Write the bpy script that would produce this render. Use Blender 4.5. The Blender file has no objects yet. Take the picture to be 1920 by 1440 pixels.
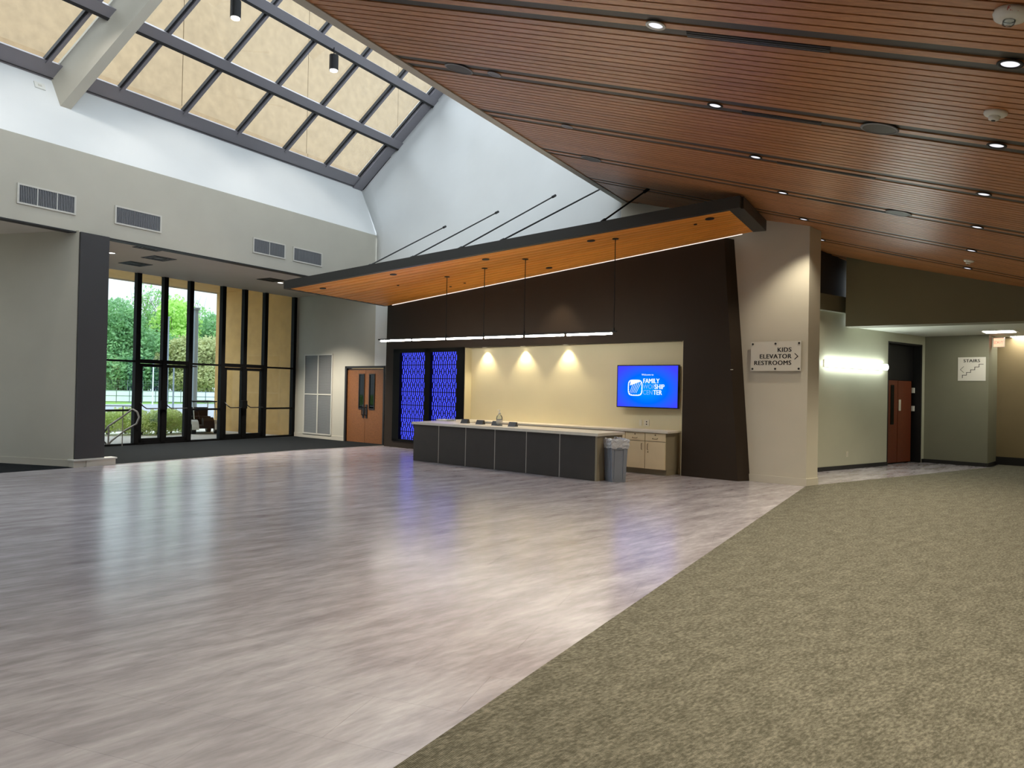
import bpy, math, random
from mathutils import Vector as V, Matrix as M
random.seed(7)
SC = bpy.context.scene
COL = SC.collection
rad = math.radians

# ------------------------------------------------------------------ camera
FPX = 1331.0
CAM = V((0, 0, 1.58))
pitch, roll = math.atan(12.5/FPX), math.atan(.01993)
fwd = V((0, math.cos(pitch), math.sin(pitch))); up0 = V((0, -math.sin(pitch), math.cos(pitch))); rt0 = V((1, 0, 0))
rt = rt0*math.cos(roll)+up0*math.sin(roll); upv = up0*math.cos(roll)-rt0*math.sin(roll)
cd = bpy.data.cameras.new('camera'); cam = bpy.data.objects.new('camera', cd); COL.objects.link(cam)
cd.sensor_width = 36; cd.lens = 36*FPX/1920; cd.clip_end = 500
cam.matrix_world = M(((rt.x, upv.x, -fwd.x, CAM.x), (rt.y, upv.y, -fwd.y, CAM.y), (rt.z, upv.z, -fwd.z, CAM.z), (0, 0, 0, 1)))
SC.camera = cam
SC.view_settings.view_transform = 'Standard'; SC.view_settings.look = 'None'; SC.view_settings.gamma = 1
SC.view_settings.use_curve_mapping = False
SC.view_settings.exposure = 1.33
SC.cycles.max_bounces = 8; SC.cycles.diffuse_bounces = 5; SC.cycles.glossy_bounces = 4; SC.cycles.transparent_max_bounces = 12
SC.cycles.sample_clamp_indirect = 6; SC.cycles.caustics_reflective = False; SC.cycles.caustics_refractive = False
# ------------------------------------------------------------------ overcast sky
SKY = 0.73      # radiance at the horizon; overcast sky, three times brighter overhead
w = bpy.data.worlds.new('overcast_sky'); SC.world = w; w.use_nodes = True
nt = w.node_tree; nt.nodes.clear()
o_ = nt.nodes.new('ShaderNodeOutputWorld'); b_ = nt.nodes.new('ShaderNodeBackground'); tc = nt.nodes.new('ShaderNodeTexCoord')
nz = nt.nodes.new('ShaderNodeTexNoise'); nz.inputs['Scale'].default_value = 2.2; nz.inputs['Detail'].default_value = 4
cr = nt.nodes.new('ShaderNodeValToRGB'); cr.color_ramp.elements[0].position = .3; cr.color_ramp.elements[1].position = .7
cr.color_ramp.elements[0].color = (.74, .86, .97, 1); cr.color_ramp.elements[1].color = (.90, .96, 1.0, 1)
b_.inputs['Strength'].default_value = SKY
nt.links.new(tc.outputs['Generated'], nz.inputs['Vector']); nt.links.new(nz.outputs['Fac'], cr.inputs['Fac'])
sx = nt.nodes.new('ShaderNodeSeparateXYZ'); nt.links.new(tc.outputs['Generated'], sx.inputs[0])
mr_ = nt.nodes.new('ShaderNodeMapRange'); mr_.inputs['To Min'].default_value = SKY; mr_.inputs['To Max'].default_value = 3*SKY
nt.links.new(sx.outputs['Z'], mr_.inputs['Value']); nt.links.new(mr_.outputs[0], b_.inputs['Strength'])
nt.links.new(cr.outputs['Color'], b_.inputs['Color']); nt.links.new(b_.outputs['Background'], o_.inputs['Surface'])

# ------------------------------------------------------------------ materials
def lin(c): return tuple(((x/255)/12.92 if x/255 <= .04045 else ((x/255+.055)/1.055)**2.4) for x in c)+(1,)
def newmat(name):
    m = bpy.data.materials.new(name); m.use_nodes = True
    return m, m.node_tree, m.node_tree.nodes['Principled BSDF']
def N(t, k, **kw):
    n = t.nodes.new(k)
    for a, v in kw.items():
        if a in n.inputs: n.inputs[a].default_value = v
        else: setattr(n, a, v)
    return n
def pos_map(t, rot=0, scale=(1, 1, 1), obj=False):
    g = N(t, 'ShaderNodeTexCoord').outputs['Object'] if obj else N(t, 'ShaderNodeNewGeometry').outputs['Position']
    mp = N(t, 'ShaderNodeMapping'); mp.inputs['Rotation'].default_value = (0, 0, rot); t.links.new(g, mp.inputs['Vector'])
    m2 = N(t, 'ShaderNodeMapping'); m2.inputs['Scale'].default_value = scale
    t.links.new(mp.outputs['Vector'], m2.inputs['Vector']); return m2.outputs['Vector']
def mix(t, fac, a, b, mode='MIX'):
    n = t.nodes.new('ShaderNodeMix'); n.data_type = 'RGBA'; n.blend_type = mode
    for s, v in ((n.inputs[0], fac), (n.inputs[6], a), (n.inputs[7], b)):
        if hasattr(v, 'is_linked'): t.links.new(v, s)
        else: s.default_value = v
    return n.outputs[2]
def ramp(t, fac, stops):
    r = t.nodes.new('ShaderNodeValToRGB'); e = r.color_ramp.elements
    while len(e) < len(stops): e.new(.5)
    for el, (p, c) in zip(e, stops): el.position = p; el.color = c if len(c) == 4 else c+(1,)
    t.links.new(fac, r.inputs['Fac']); return r.outputs['Color']
def bump(t, b, h, s, d=.01):
    n = t.nodes.new('ShaderNodeBump'); n.inputs['Strength'].default_value = s; n.inputs['Distance'].default_value = d
    t.links.new(h, n.inputs['Height']); t.links.new(n.outputs['Normal'], b.inputs['Normal'])
def paint(name, c, rough=.55, var=.06, sc=1.5, bmp=.12, bsc=90, metal=0, spec=.4):
    m, t, b = newmat(name); c = lin(c)
    v = pos_map(t)
    n = N(t, 'ShaderNodeTexNoise', Scale=sc, Detail=4); t.links.new(v, n.inputs['Vector'])
    d = tuple(x*(1-var) for x in c[:3])+(1,); l = tuple(min(1, x*(1+var)) for x in c[:3])+(1,)
    t.links.new(ramp(t, n.outputs['Fac'], [(.3, d), (.7, l)]), b.inputs['Base Color'])
    if bmp:
        n2 = N(t, 'ShaderNodeTexNoise', Scale=bsc, Detail=2); t.links.new(v, n2.inputs['Vector']); bump(t, b, n2.outputs['Fac'], bmp, .004)
    b.inputs['Roughness'].default_value = rough; b.inputs['Metallic'].default_value = metal; b.inputs['Specular IOR Level'].default_value = spec
    return m
def emit(name, c, s):
    m = bpy.data.materials.new(name); m.use_nodes = True; t = m.node_tree; t.nodes.clear()
    e = t.nodes.new('ShaderNodeEmission'); e.inputs['Color'].default_value = c if len(c) == 4 else tuple(c)+(1,); e.inputs['Strength'].default_value = s
    o = t.nodes.new('ShaderNodeOutputMaterial'); t.links.new(e.outputs[0], o.inputs[0]); return m
def glass(name, tint, gl=1.0):
    m = bpy.data.materials.new(name); m.use_nodes = True; t = m.node_tree; t.nodes.clear()
    tr = t.nodes.new('ShaderNodeBsdfTransparent'); tr.inputs[0].default_value = tuple(tint)+(1,)
    g = t.nodes.new('ShaderNodeBsdfGlossy'); g.inputs['Roughness'].default_value = .03; g.inputs[0].default_value = (gl, gl, gl, 1)
    f = t.nodes.new('ShaderNodeFresnel'); f.inputs[0].default_value = 1.35
    x = t.nodes.new('ShaderNodeMixShader'); o = t.nodes.new('ShaderNodeOutputMaterial')
    t.links.new(f.outputs[0], x.inputs[0]); t.links.new(tr.outputs[0], x.inputs[1]); t.links.new(g.outputs[0], x.inputs[2]); t.links.new(x.outputs[0], o.inputs[0]); return m
def wood(name, dark, light, rough, axis_rot, tint=.12, spec=.5):
    m, t, b = newmat(name)
    v = pos_map(t, axis_rot, (1.2, 26, 26))
    n = N(t, 'ShaderNodeTexNoise', Scale=1.6, Detail=5, Roughness=.6); t.links.new(v, n.inputs['Vector'])
    c = ramp(t, n.outputs['Fac'], [(.28, lin(dark)), (.72, lin(light))])
    oi = t.nodes.new('ShaderNodeObjectInfo')
    hs = t.nodes.new('ShaderNodeHueSaturation'); mr = N(t, 'ShaderNodeMapRange'); mr.inputs['To Min'].default_value = 1-tint; mr.inputs['To Max'].default_value = 1+tint
    t.links.new(oi.outputs['Random'], mr.inputs['Value']); t.links.new(mr.outputs[0], hs.inputs['Value']); t.links.new(c, hs.inputs['Color'])
    t.links.new(hs.outputs[0], b.inputs['Base Color']); b.inputs['Roughness'].default_value = rough; b.inputs['Specular IOR Level'].default_value = spec
    bump(t, b, n.outputs['Fac'], .08, .002)
    return m
MT = {}
MT['grey_paint'] = paint('grey_green_paint', (190, 186, 172), .6, .03)
MT['white_paint'] = paint('white_paint', (228, 230, 229), .5, .015)
MT['pillar_paint'] = paint('warm_beige_paint', (196, 190, 175), .55, .03)
MT['dark_brown'] = paint('dark_brown_paint', (50, 41, 33), .6, .05, spec=.2)
MT['dark_brown_hi'] = paint('dark_brown_upper_paint', (46, 38, 32), .6, .05)
MT['charcoal_paint'] = paint('charcoal_paint', (60, 59, 60), .55, .04)
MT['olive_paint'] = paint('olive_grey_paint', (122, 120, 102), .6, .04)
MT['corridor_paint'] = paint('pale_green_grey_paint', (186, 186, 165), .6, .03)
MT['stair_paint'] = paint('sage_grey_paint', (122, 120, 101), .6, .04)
MT['tan_room'] = paint('tan_brown_paint', (128, 112, 82), .6, .04)
MT['cream_paint'] = paint('cream_paint', (214, 205, 172), .6, .02)
MT['base_cream'] = paint('cream_baseboard', (196, 190, 176), .45, .02, bmp=0)
MT['base_black'] = paint('black_baseboard', (28, 27, 27), .4, .05, bmp=0)
MT['ceil_grey'] = paint('vestibule_ceiling_paint', (206, 198, 186), .7, .02)
MT['ceil_white'] = paint('corridor_ceiling_paint', (214, 216, 205), .7, .02)
MT['black_metal'] = paint('black_metal', (20, 19, 20), .5, .05, bmp=0, spec=.4)
MT['fascia'] = paint('dark_grey_fascia', (58, 58, 56), .45, .05, bmp=0)
MT['bronze'] = paint('bronze_aluminium', (138, 135, 141), .38, .05, bmp=0, metal=.35, spec=.5)
MT['bronze_dark'] = paint('dark_bronze_gasket', (38, 37, 38), .5, .05, bmp=0)
MT['black_frame'] = paint('black_window_frame', (8, 8, 8), .55, .05, bmp=0, spec=.12)
MT['backing'] = paint('black_ceiling_backing', (15, 11, 10), .8, .05, bmp=0)
MT['reveal'] = paint('charcoal_reveal_metal', (66, 62, 57), .45, .04, bmp=0)
MT['grille'] = paint('grey_grille', (132, 134, 137), .5, .03, bmp=0)
MT['grille_dark'] = paint('grille_void', (60, 61, 64), .7, .03, bmp=0)
MT['grille_frame'] = paint('pale_grille_frame', (205, 202, 192), .5, .02, bmp=0)
MT['louver'] = paint('grey_louvre', (118, 119, 118), .5, .03, bmp=0)
MT['precast'] = paint('tan_precast', (166, 147, 118), .8, .10, 3.5, .5, 30)
MT['porch'] = paint('tan_precast_brightened', (212, 170, 106), .8, .10, 3.5, .5, 30)  # same tan precast, colour brightened in place of missing porch light
MT['precast_low'] = paint('tan_precast_lower', (156, 135, 105), .8, .10, 3.5, .5, 30)
MT['white_plastic'] = paint('white_plastic', (226, 226, 220), .35, .02, bmp=0)
MT['off_plastic'] = paint('ivory_plastic', (214, 208, 190), .4, .02, bmp=0)
MT['worktop'] = paint('pale_worktop', (222, 216, 202), .3, .03, 14, bmp=0)
MT['panel_dark'] = paint('charcoal_laminate', (62, 59, 57), .45, .05, 5, bmp=0)
MT['alu'] = paint('brushed_aluminium', (176, 172, 165), .35, .03, bmp=0, metal=.5)
MT['laminate'] = paint('khaki_laminate', (150, 140, 117), .5, .03, bmp=0)
MT['maple'] = paint('pale_maple_laminate', (222, 203, 166), .45, .03, 3, bmp=0)
MT['can_grey'] = paint('grey_bin_plastic', (128, 135, 146), .45, .03, bmp=0)
MT['liner'] = paint('translucent_bin_liner', (196, 200, 206), .25, .06, 12, bmp=.0)
MT['black_plastic'] = paint('black_plastic', (18, 18, 20), .3, .05, bmp=0)
MT['sign'] = paint('sign_acrylic', (214, 210, 200), .12, .01, bmp=0, spec=.6)
MT['ink'] = paint('black_lettering', (24, 20, 20), .5, .02, bmp=0)
MT['brass'] = paint('dark_brass', (96, 78, 50), .4, .05, bmp=0, metal=.6)
MT['steel'] = paint('grey_steel', (128, 128, 126), .35, .05, bmp=0, metal=.6)
MT['paper'] = paint('white_paper', (240, 240, 238), .7, .01, bmp=0)
MT['red'] = paint('red_lettering', (190, 30, 30), .5, .02, bmp=0)
MT['walk'] = paint('concrete_walk', (222, 216, 210), .85, .08, 3)
MT['road'] = paint('asphalt_road', (150, 152, 158), .9, .08, 2)
MT['grass'] = paint('lawn_grass', (120, 158, 74), .95, .2, 1.5)
MT['dirt'] = paint('dark_soil', (92, 88, 66), .95, .2, 2)
MT['white_panel'] = paint('white_fence_panel', (236, 244, 246), .5, .02, bmp=0)
MT['fence_wire'] = paint('galvanised_fence', (120, 128, 128), .5, .05, bmp=0)
MT['bark'] = paint('tree_bark', (86, 76, 62), .9, .2, 6)
MT['pole'] = paint('grey_pole', (138, 150, 158), .6, .05, bmp=0)
MT['cart_white'] = paint('cart_white_body', (232, 232, 226), .35, .02, bmp=0)
MT['tyre'] = paint('tyre_rubber', (34, 34, 34), .8, .05, bmp=0)
MT['glass_win'] = glass('tinted_window_glass', (.785, .825, .83))
MT['glass_sky'] = glass('clear_skylight_glass', (.97, .97, .965))
def frosted(name, c, k):
    m = bpy.data.materials.new(name); m.use_nodes = True; t = m.node_tree; t.nodes.clear()
    a = t.nodes.new('ShaderNodeBsdfTranslucent'); a.inputs[0].default_value = tuple(c)+(1,); b = t.nodes.new('ShaderNodeBsdfDiffuse'); b.inputs[0].default_value = tuple(c)+(1,)
    x = t.nodes.new('ShaderNodeMixShader'); x.inputs[0].default_value = k; o = t.nodes.new('ShaderNodeOutputMaterial')
    t.links.new(a.outputs[0], x.inputs[1]); t.links.new(b.outputs[0], x.inputs[2]); t.links.new(x.outputs[0], o.inputs[0]); return m
MT['glass_frost'] = frosted('frosted_fill_glass', (.57, .58, .59), .35)  # for the unseen added panes, frosted to spread and dim the light
MT['glass_door'] = glass('dark_vision_glass', (.05, .05, .05))
MT['clear'] = glass('clear_plastic', (.82, .86, .88))
MT['lens'] = emit('downlight_lens', (.93, .93, 1), .42)
MT['lens_warm'] = emit('warm_downlight_lens', (1, .88, .62), 6)
MT['lens_day'] = emit('spot_lens', (1, .98, .9), 3)
MT['tube'] = emit('linear_tube', (1, .94, .83), 19)
MT['diffuser'] = emit('corridor_fixture_diffuser', (.90, 1, .94), 8)
MT['troffer'] = emit('troffer_diffuser', (1, .97, .85), 10)
MT['exit'] = emit('exit_sign_red', (1, .35, .22), .9)
MT['ledstrip'] = emit('led_strip', (1, .86, .76), .5)
MT['blue'] = emit('blue_backlight', (.055, .075, 1.0), .55)
MT['lattice'] = paint('black_lattice_blue_glow', (14, 14, 70), .5, .03, bmp=0)  # black lattice; the backlight's blue glow is put into its colour
SLATROT = rad(19.3)
MT['slat'] = wood('slat_wood', (164, 108, 68), (198, 138, 90), .36, SLATROT, .10, .6)
MT['canopy_slat'] = wood('canopy_slat_wood', (226, 138, 50), (250, 174, 78), .42, rad(31), .10)
MT['door_wood'] = wood('door_wood', (112, 68, 36), (142, 92, 52), .4, 0, .03)
MT['door_red'] = wood('reddish_door_wood', (96, 44, 24), (118, 58, 32), .4, 0, .03)

def leafmat(name, a, b):
    m, t, s = newmat(name); v = pos_map(t)
    n = N(t, 'ShaderNodeTexNoise', Scale=1.3, Detail=5); t.links.new(v, n.inputs['Vector'])
    t.links.new(ramp(t, n.outputs['Fac'], [(.3, lin(a)), (.7, lin(b))]), s.inputs['Base Color']); s.inputs['Roughness'].default_value = .7
    tl = t.nodes.new('ShaderNodeBsdfTranslucent'); ms = t.nodes.new('ShaderNodeMixShader'); ms.inputs[0].default_value = .4
    t.links.new(s.inputs['Base Color'].links[0].from_socket, tl.inputs[0]); t.links.new(s.outputs[0], ms.inputs[1]); t.links.new(tl.outputs[0], ms.inputs[2])
    t.links.new(ms.outputs[0], t.nodes['Material Output'].inputs[0]); return m
MT['leaf_dark'] = leafmat('dark_green_leaves', (112, 160, 112), (160, 205, 142))
MT['leaf_mid'] = leafmat('mid_green_leaves', (132, 186, 118), (184, 222, 150))
MT['leaf_lime'] = leafmat('lime_green_leaves', (168, 215, 100), (212, 242, 150))
MT['leaf_olive'] = leafmat('olive_green_leaves', (172, 182, 128), (212, 212, 158))
MT['leaf_bush'] = leafmat('shrub_leaves', (196, 218, 130), (244, 250, 190))

def floor_vinyl():
    m, t, b = newmat('grey_lilac_vinyl')
    v = pos_map(t, rad(-42), (.8, 3.2, 1))
    n = N(t, 'ShaderNodeTexNoise', Scale=1.5, Detail=7, Roughness=.62); t.links.new(v, n.inputs['Vector'])
    v2 = pos_map(t, rad(-46), (2.6, 10, 1))
    n2 = N(t, 'ShaderNodeTexNoise', Scale=2.2, Detail=5, Roughness=.6); t.links.new(v2, n2.inputs['Vector'])
    c = ramp(t, n.outputs['Fac'], [(.3, lin((138, 130, 135))), (.5, lin((164, 158, 163))), (.72, lin((188, 184, 188)))])
    c2 = ramp(t, n2.outputs['Fac'], [(.3, (.62, .61, .62)), (.7, (1, 1, 1))])
    c = mix(t, .6, c, c2, 'MULTIPLY')
    oi = t.nodes.new('ShaderNodeObjectInfo'); hs = t.nodes.new('ShaderNodeHueSaturation'); mr = N(t, 'ShaderNodeMapRange')
    mr.inputs['To Min'].default_value = .97; mr.inputs['To Max'].default_value = 1.03
    t.links.new(oi.outputs['Random'], mr.inputs['Value']); t.links.new(mr.outputs[0], hs.inputs['Value']); t.links.new(c, hs.inputs['Color'])
    t.links.new(hs.outputs[0], b.inputs['Base Color'])
    rr = N(t, 'ShaderNodeMapRange'); rr.inputs['To Min'].default_value = .19; rr.inputs['To Max'].default_value = .28
    t.links.new(n2.outputs['Fac'], rr.inputs['Value']); t.links.new(rr.outputs[0], b.inputs['Roughness'])
    b.inputs['Specular IOR Level'].default_value = .6; b.inputs['IOR'].default_value = 1.75
    bump(t, b, n2.outputs['Fac'], .05, .004)
    return m
MT['vinyl'] = floor_vinyl()
def carpet(name, cols, rot, rib, black=False):
    m, t, b = newmat(name)
    v = pos_map(t, rot, (1, 1, 1)); vs = pos_map(t, rot, (1, 2.4, 1))
    n = N(t, 'ShaderNodeTexNoise', Scale=24, Detail=6, Roughness=.75); t.links.new(vs, n.inputs['Vector'])
    n1 = N(t, 'ShaderNodeTexNoise', Scale=4, Detail=4); t.links.new(vs, n1.inputs['Vector'])
    wv = N(t, 'ShaderNodeTexWave', Scale=rib, Distortion=.6); wv.bands_direction = 'X'; wv.inputs['Detail'].default_value = 1; wv.inputs['Detail Scale'].default_value = 8; t.links.new(v, wv.inputs['Vector'])
    mx = t.nodes.new('ShaderNodeMath'); mx.operation = 'MULTIPLY_ADD'; mx.inputs[1].default_value = .2; t.links.new(n1.outputs['Fac'], mx.inputs[0])
    m2 = t.nodes.new('ShaderNodeMath'); m2.operation = 'MULTIPLY'; m2.inputs[1].default_value = .82; t.links.new(n.outputs['Fac'], m2.inputs[0]); t.links.new(m2.outputs[0], mx.inputs[2])
    c = ramp(t, mx.outputs[0], [(.42, lin(cols[0])), (.52, lin(cols[1])), (.63, lin(cols[2]))])
    k = ramp(t, wv.outputs['Fac'], [(.2, (.66, .66, .66)), (.7, (1.0, 1.0, 1.0))])
    t.links.new(mix(t, .8, c, k, 'MULTIPLY'), b.inputs['Base Color'])
    b.inputs['Roughness'].default_value = .95; b.inputs['Specular IOR Level'].default_value = .1
    ad = t.nodes.new('ShaderNodeMath'); ad.operation = 'ADD'; t.links.new(wv.outputs['Fac'], ad.inputs[0]); t.links.new(n.outputs['Fac'], ad.inputs[1])
    bump(t, b, ad.outputs[0], .5, .006)
    return m
MT['carpet'] = carpet('olive_grey_ribbed_carpet', [(82, 79, 68), (105, 102, 90), (131, 126, 113)], rad(-40), 34)
MT['carpet_black'] = carpet('charcoal_entrance_carpet', [(24, 27, 29), (31, 34, 36), (40, 43, 45)], rad(20), 30)

def screen_mat():
    m = bpy.data.materials.new('tv_blue_screen'); m.use_nodes = True; t = m.node_tree; t.nodes.clear()
    tcn = t.nodes.new('ShaderNodeTexCoord'); mp = t.nodes.new('ShaderNodeMapping'); mp.inputs['Location'].default_value = (-.5, 0, -.42)
    mp.inputs['Scale'].default_value = (1.0, 0, .95)
    t.links.new(tcn.outputs['Generated'], mp.inputs['Vector'])
    g = t.nodes.new('ShaderNodeTexGradient'); g.gradient_type = 'SPHERICAL'
    mp2 = t.nodes.new('ShaderNodeMapping'); mp2.inputs['Scale'].default_value = (1.6, 1, 1.6); t.links.new(mp.outputs[0], mp2.inputs['Vector'])
    t.links.new(mp2.outputs[0], g.inputs['Vector'])
    c = ramp(t, g.outputs['Fac'], [(0, (.045, .05, .93)), (.45, (.0, .12, .93)), (.9, (.0, .26, .95))])
    e = t.nodes.new('ShaderNodeEmission'); e.inputs['Strength'].default_value = .5; o = t.nodes.new('ShaderNodeOutputMaterial')
    t.links.new(c, e.inputs[0]); t.links.new(e.outputs[0], o.inputs[0]); return m
MT['screen'] = screen_mat()
MT['tv_text'] = emit('tv_white_graphics', (.78, .86, 1), .5)
MT['tv_faint'] = emit('tv_faint_graphics', (.16, .36, 1), .5)

# ------------------------------------------------------------------ mesh helpers
class MB:
    def __init__(s): s.v = []; s.f = []
    def add(s, vs, fs):
        k = len(s.v); s.v += [tuple(x) for x in vs]; s.f += [tuple(i+k for i in f) for f in fs]; return s
    def hexa(s, a, b):          # two matching polygons, bottom a and top b
        n = len(a); fs = [tuple(range(n-1, -1, -1)), tuple(range(n, 2*n))]+[(i, (i+1) % n, n+(i+1) % n, n+i) for i in range(n)]
        return s.add(list(a)+list(b), fs)
    def box(s, x0, x1, y0, y1, z0, z1):
        return s.hexa([(x0, y0, z0), (x1, y0, z0), (x1, y1, z0), (x0, y1, z0)], [(x0, y0, z1), (x1, y0, z1), (x1, y1, z1), (x0, y1, z1)])
    def prism(s, pts, z0, z1): return s.hexa([(x, y, z0) for x, y in pts], [(x, y, z1) for x, y in pts])
    def xz(s, pts, y0, y1): return s.hexa([(x, y0, z) for x, z in pts], [(x, y1, z) for x, z in pts])
    def yz(s, pts, x0, x1): return s.hexa([(x0, y, z) for y, z in pts], [(x1, y, z) for y, z in pts])
    def cyl(s, p, q, r, n=12, r2=None, cap=True):
        p, q = V(p), V(q); d = (q-p).normalized(); a = d.orthogonal().normalized(); b = d.cross(a); r2 = r if r2 is None else r2
        A_ = [p+a*math.cos(t)*r+b*math.sin(t)*r for t in (2*math.pi*i/n for i in range(n))]
        B_ = [q+a*math.cos(t)*r2+b*math.sin(t)*r2 for t in (2*math.pi*i/n for i in range(n))]
        fs = [(i, (i+1) % n, n+(i+1) % n, n+i) for i in range(n)]
        if cap: fs += [tuple(range(n-1, -1, -1)), tuple(range(n, 2*n))]
        return s.add(A_+B_, fs)
    def tube(s, pts, r, n=8):
        pts = [V(p) for p in pts]
        for a, b in zip(pts, pts[1:]): s.cyl(a, b, r, n)
        return s
    def lathe(s, prof, n=20, c=(0, 0, 0)):   # profile (r,z) about z
        k = len(s.v); m_ = len(prof)
        for r, z in prof:
            for i in range(n):
                t = 2*math.pi*i/n; s.v.append((c[0]+r*math.cos(t), c[1]+r*math.sin(t), c[2]+z))
        for j in range(m_-1):
            for i in range(n): s.f.append((k+j*n+i, k+j*n+(i+1) % n, k+(j+1)*n+(i+1) % n, k+(j+1)*n+i))
        if prof[0][0] > 0: s.f.append(tuple(k+i for i in range(n-1, -1, -1)))
        if prof[-1][0] > 0: s.f.append(tuple(k+(m_-1)*n+i for i in range(n)))
        return s
    def build(s, name, mat, parent=None, mw=None, smooth=False):
        me = bpy.data.meshes.new(name); me.from_pydata(s.v, [], s.f); me.update()
        import bmesh
        bm = bmesh.new(); bm.from_mesh(me); bmesh.ops.recalc_face_normals(bm, faces=bm.faces); bm.to_mesh(me); bm.free()
        if smooth:
            for p in me.polygons: p.use_smooth = True
        me.materials.append(MT[mat] if isinstance(mat, str) else mat)
        o = bpy.data.objects.new(name, me); COL.objects.link(o)
        if parent is not None: o.parent = parent
        if mw is not None: o.matrix_world = mw if parent is None else mw; 
        return o
def fr(x, y, ang, z=0): return M.Translation((x, y, z)) @ M.Rotation(rad(ang), 4, 'Z')
FE = fr(-6.951, 22.583, -39.66)     # end wall: x along the wall to the right, -y into the room
FW = fr(-6.915, 22.542, 58.2)       # entrance glazing: x along it (0 at its right end), +y outdoors
FS = fr(-8.160, 13.228, 58.2)       # bulkhead over the entrance, parallel to the glazing
FF = fr(6.418, 14.919, 35.67)       # corridor wall with the strip light
FT = fr(10.261, 17.711, -43.92)     # stairs sign wall
FX = fr(7.05, 15.05, -34.41)        # downstand across the corridor mouth
def tag(o, label, cat, group=None):
    o['label'] = label; o['category'] = cat
    if group: o['group'] = group
    return o
def struct(o): o['kind'] = 'structure'; return o
def thing(name, F, loc, label, cat, group=None, rot=0, mw=None):
    o = bpy.data.objects.new(name, None); COL.objects.link(o); o.empty_display_size = .1
    o.matrix_world = mw if mw is not None else F @ M.Translation(loc) @ M.Rotation(rad(rot), 4, 'Z')
    return tag(o, label, cat, group)
def copy_tree(o, parent=None):
    c = o.copy(); COL.objects.link(c); c.parent = parent
    for ch in list(o.children): copy_tree(ch, c)
    return c
def sroot(name, F=M.Identity(4)):
    o = bpy.data.objects.new(name, None); COL.objects.link(o); o.matrix_world = F; return struct(o)
def light(name, kind, F, loc, energy, color=(1, 1, 1), parent=None, **kw):
    d = bpy.data.lights.new(name, kind); d.energy = energy; d.color = color
    for k, v in kw.items(): setattr(d, k, v)
    o = bpy.data.objects.new(name, d); COL.objects.link(o)
    if parent is not None: o.parent = parent; o.location = loc
    else: o.matrix_world = F @ M.Translation(loc)
    return o
def text(body, size, F, name, mat, parent=None, ext=.001, off=0.0, align='LEFT', loc=(0, 0, 0), sx=1.0, space=1.0, bold=0):
    c = bpy.data.curves.new(name, 'FONT'); c.body = body; c.size = size; c.extrude = ext; c.offset = off; c.align_x = align; c.space_character = space; c.space_line = 1.0; c.resolution_u = 3
    t = bpy.data.objects.new('tmp', c); COL.objects.link(t)
    dg = bpy.context.evaluated_depsgraph_get(); me = bpy.data.meshes.new_from_object(t.evaluated_get(dg))
    bpy.data.objects.remove(t); bpy.data.curves.remove(c)
    R = M.Translation(loc) @ M.Rotation(rad(90), 4, 'X') @ M.Diagonal((sx, 1, 1, 1)); me.transform(R)
    if bold:
        import bmesh
        bm = bmesh.new()
        for k_ in (-1, 0, 1):
            n0 = len(bm.verts); bm.from_mesh(me); bm.verts.ensure_lookup_table()
            for v_ in bm.verts[n0:]: v_.co.x += k_*bold; v_.co.y -= (k_+1)*.0003
        bm.to_mesh(me); bm.free()
    me.materials.clear(); me.materials.append(MT[mat]); me.name = name
    o = bpy.data.objects.new(name, me); COL.objects.link(o)
    if parent is not None: o.parent = parent
    else: o.matrix_world = F
    return o

# ------------------------------------------------------------------ ceiling plane
C0 = V((5.207, 12.504, 4.589)); CN = V((-.219, .1405, -.9655)).normalized()
SP = V((-.913, .320, .254)); SP = (SP-CN*SP.dot(CN)).normalized(); SCV = CN.cross(SP)
def ceil_z(x, y): return C0.z-(CN.x*(x-C0.x)+CN.y*(y-C0.y))/CN.z
def cp(t, c, h=0): return C0+SP*t+SCV*c-CN*h          # h above the slats
def tc_of(x, y):
    d = V((x, y, ceil_z(x, y)))-C0; return d.dot(SP), d.dot(SCV)
def Ep(s, o, z=0): return FE @ V((s, -o, z))
AV = V((math.cos(rad(58.2)), math.sin(rad(58.2)), 0)); EV = V((math.cos(rad(-39.66)), math.sin(rad(-39.66)), 0)); EN = V((EV.y, -EV.x, 0))
def isect(p, d, q, e):
    k = d.x*e.y-d.y*e.x; t = ((q.x-p.x)*e.y-(q.y-p.y)*e.x)/k; return V((p.x+d.x*t, p.y+d.y*t, 0))
REAR = 16.6
rear_p = Ep(0, REAR); right_p = V((13.5, 16.5, 0))
hole_p = V((2.234, 14.97, 0)); hole_d = V((.501, .8655, 0))
fx_p = V((7.05, 15.05, 0)); fx_d = V((math.cos(rad(-34.41)), math.sin(rad(-34.41)), 0))
H_rear = isect(hole_p, hole_d, rear_p, EV); R_rear = isect(right_p, AV, rear_p, EV); R_fx = isect(right_p, AV, fx_p, fx_d)
S_rear = isect(FS @ V((0, 0, 0)), AV, rear_p, EV); SE = isect(FS @ V((0, 0, 0)), AV, Ep(0, 0), EV)

# ================================================================== STRUCTURE
# ---- soffit / bulkhead wall over the entrance (left wall)
def gz(t): return t
m = MB(); m.box(-14.6, 8.14, 0, .18, 4.385, 5.895); m.box(-14.6, -3.2, 0, .18, 0, 4.385)
struct(m.build('wall_left', 'grey_paint', mw=FS))
struct(MB().box(-14.6, 8.1, -.012, .18, 4.36, 4.385).build('trim_1', 'bronze_dark', mw=FS))
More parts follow.
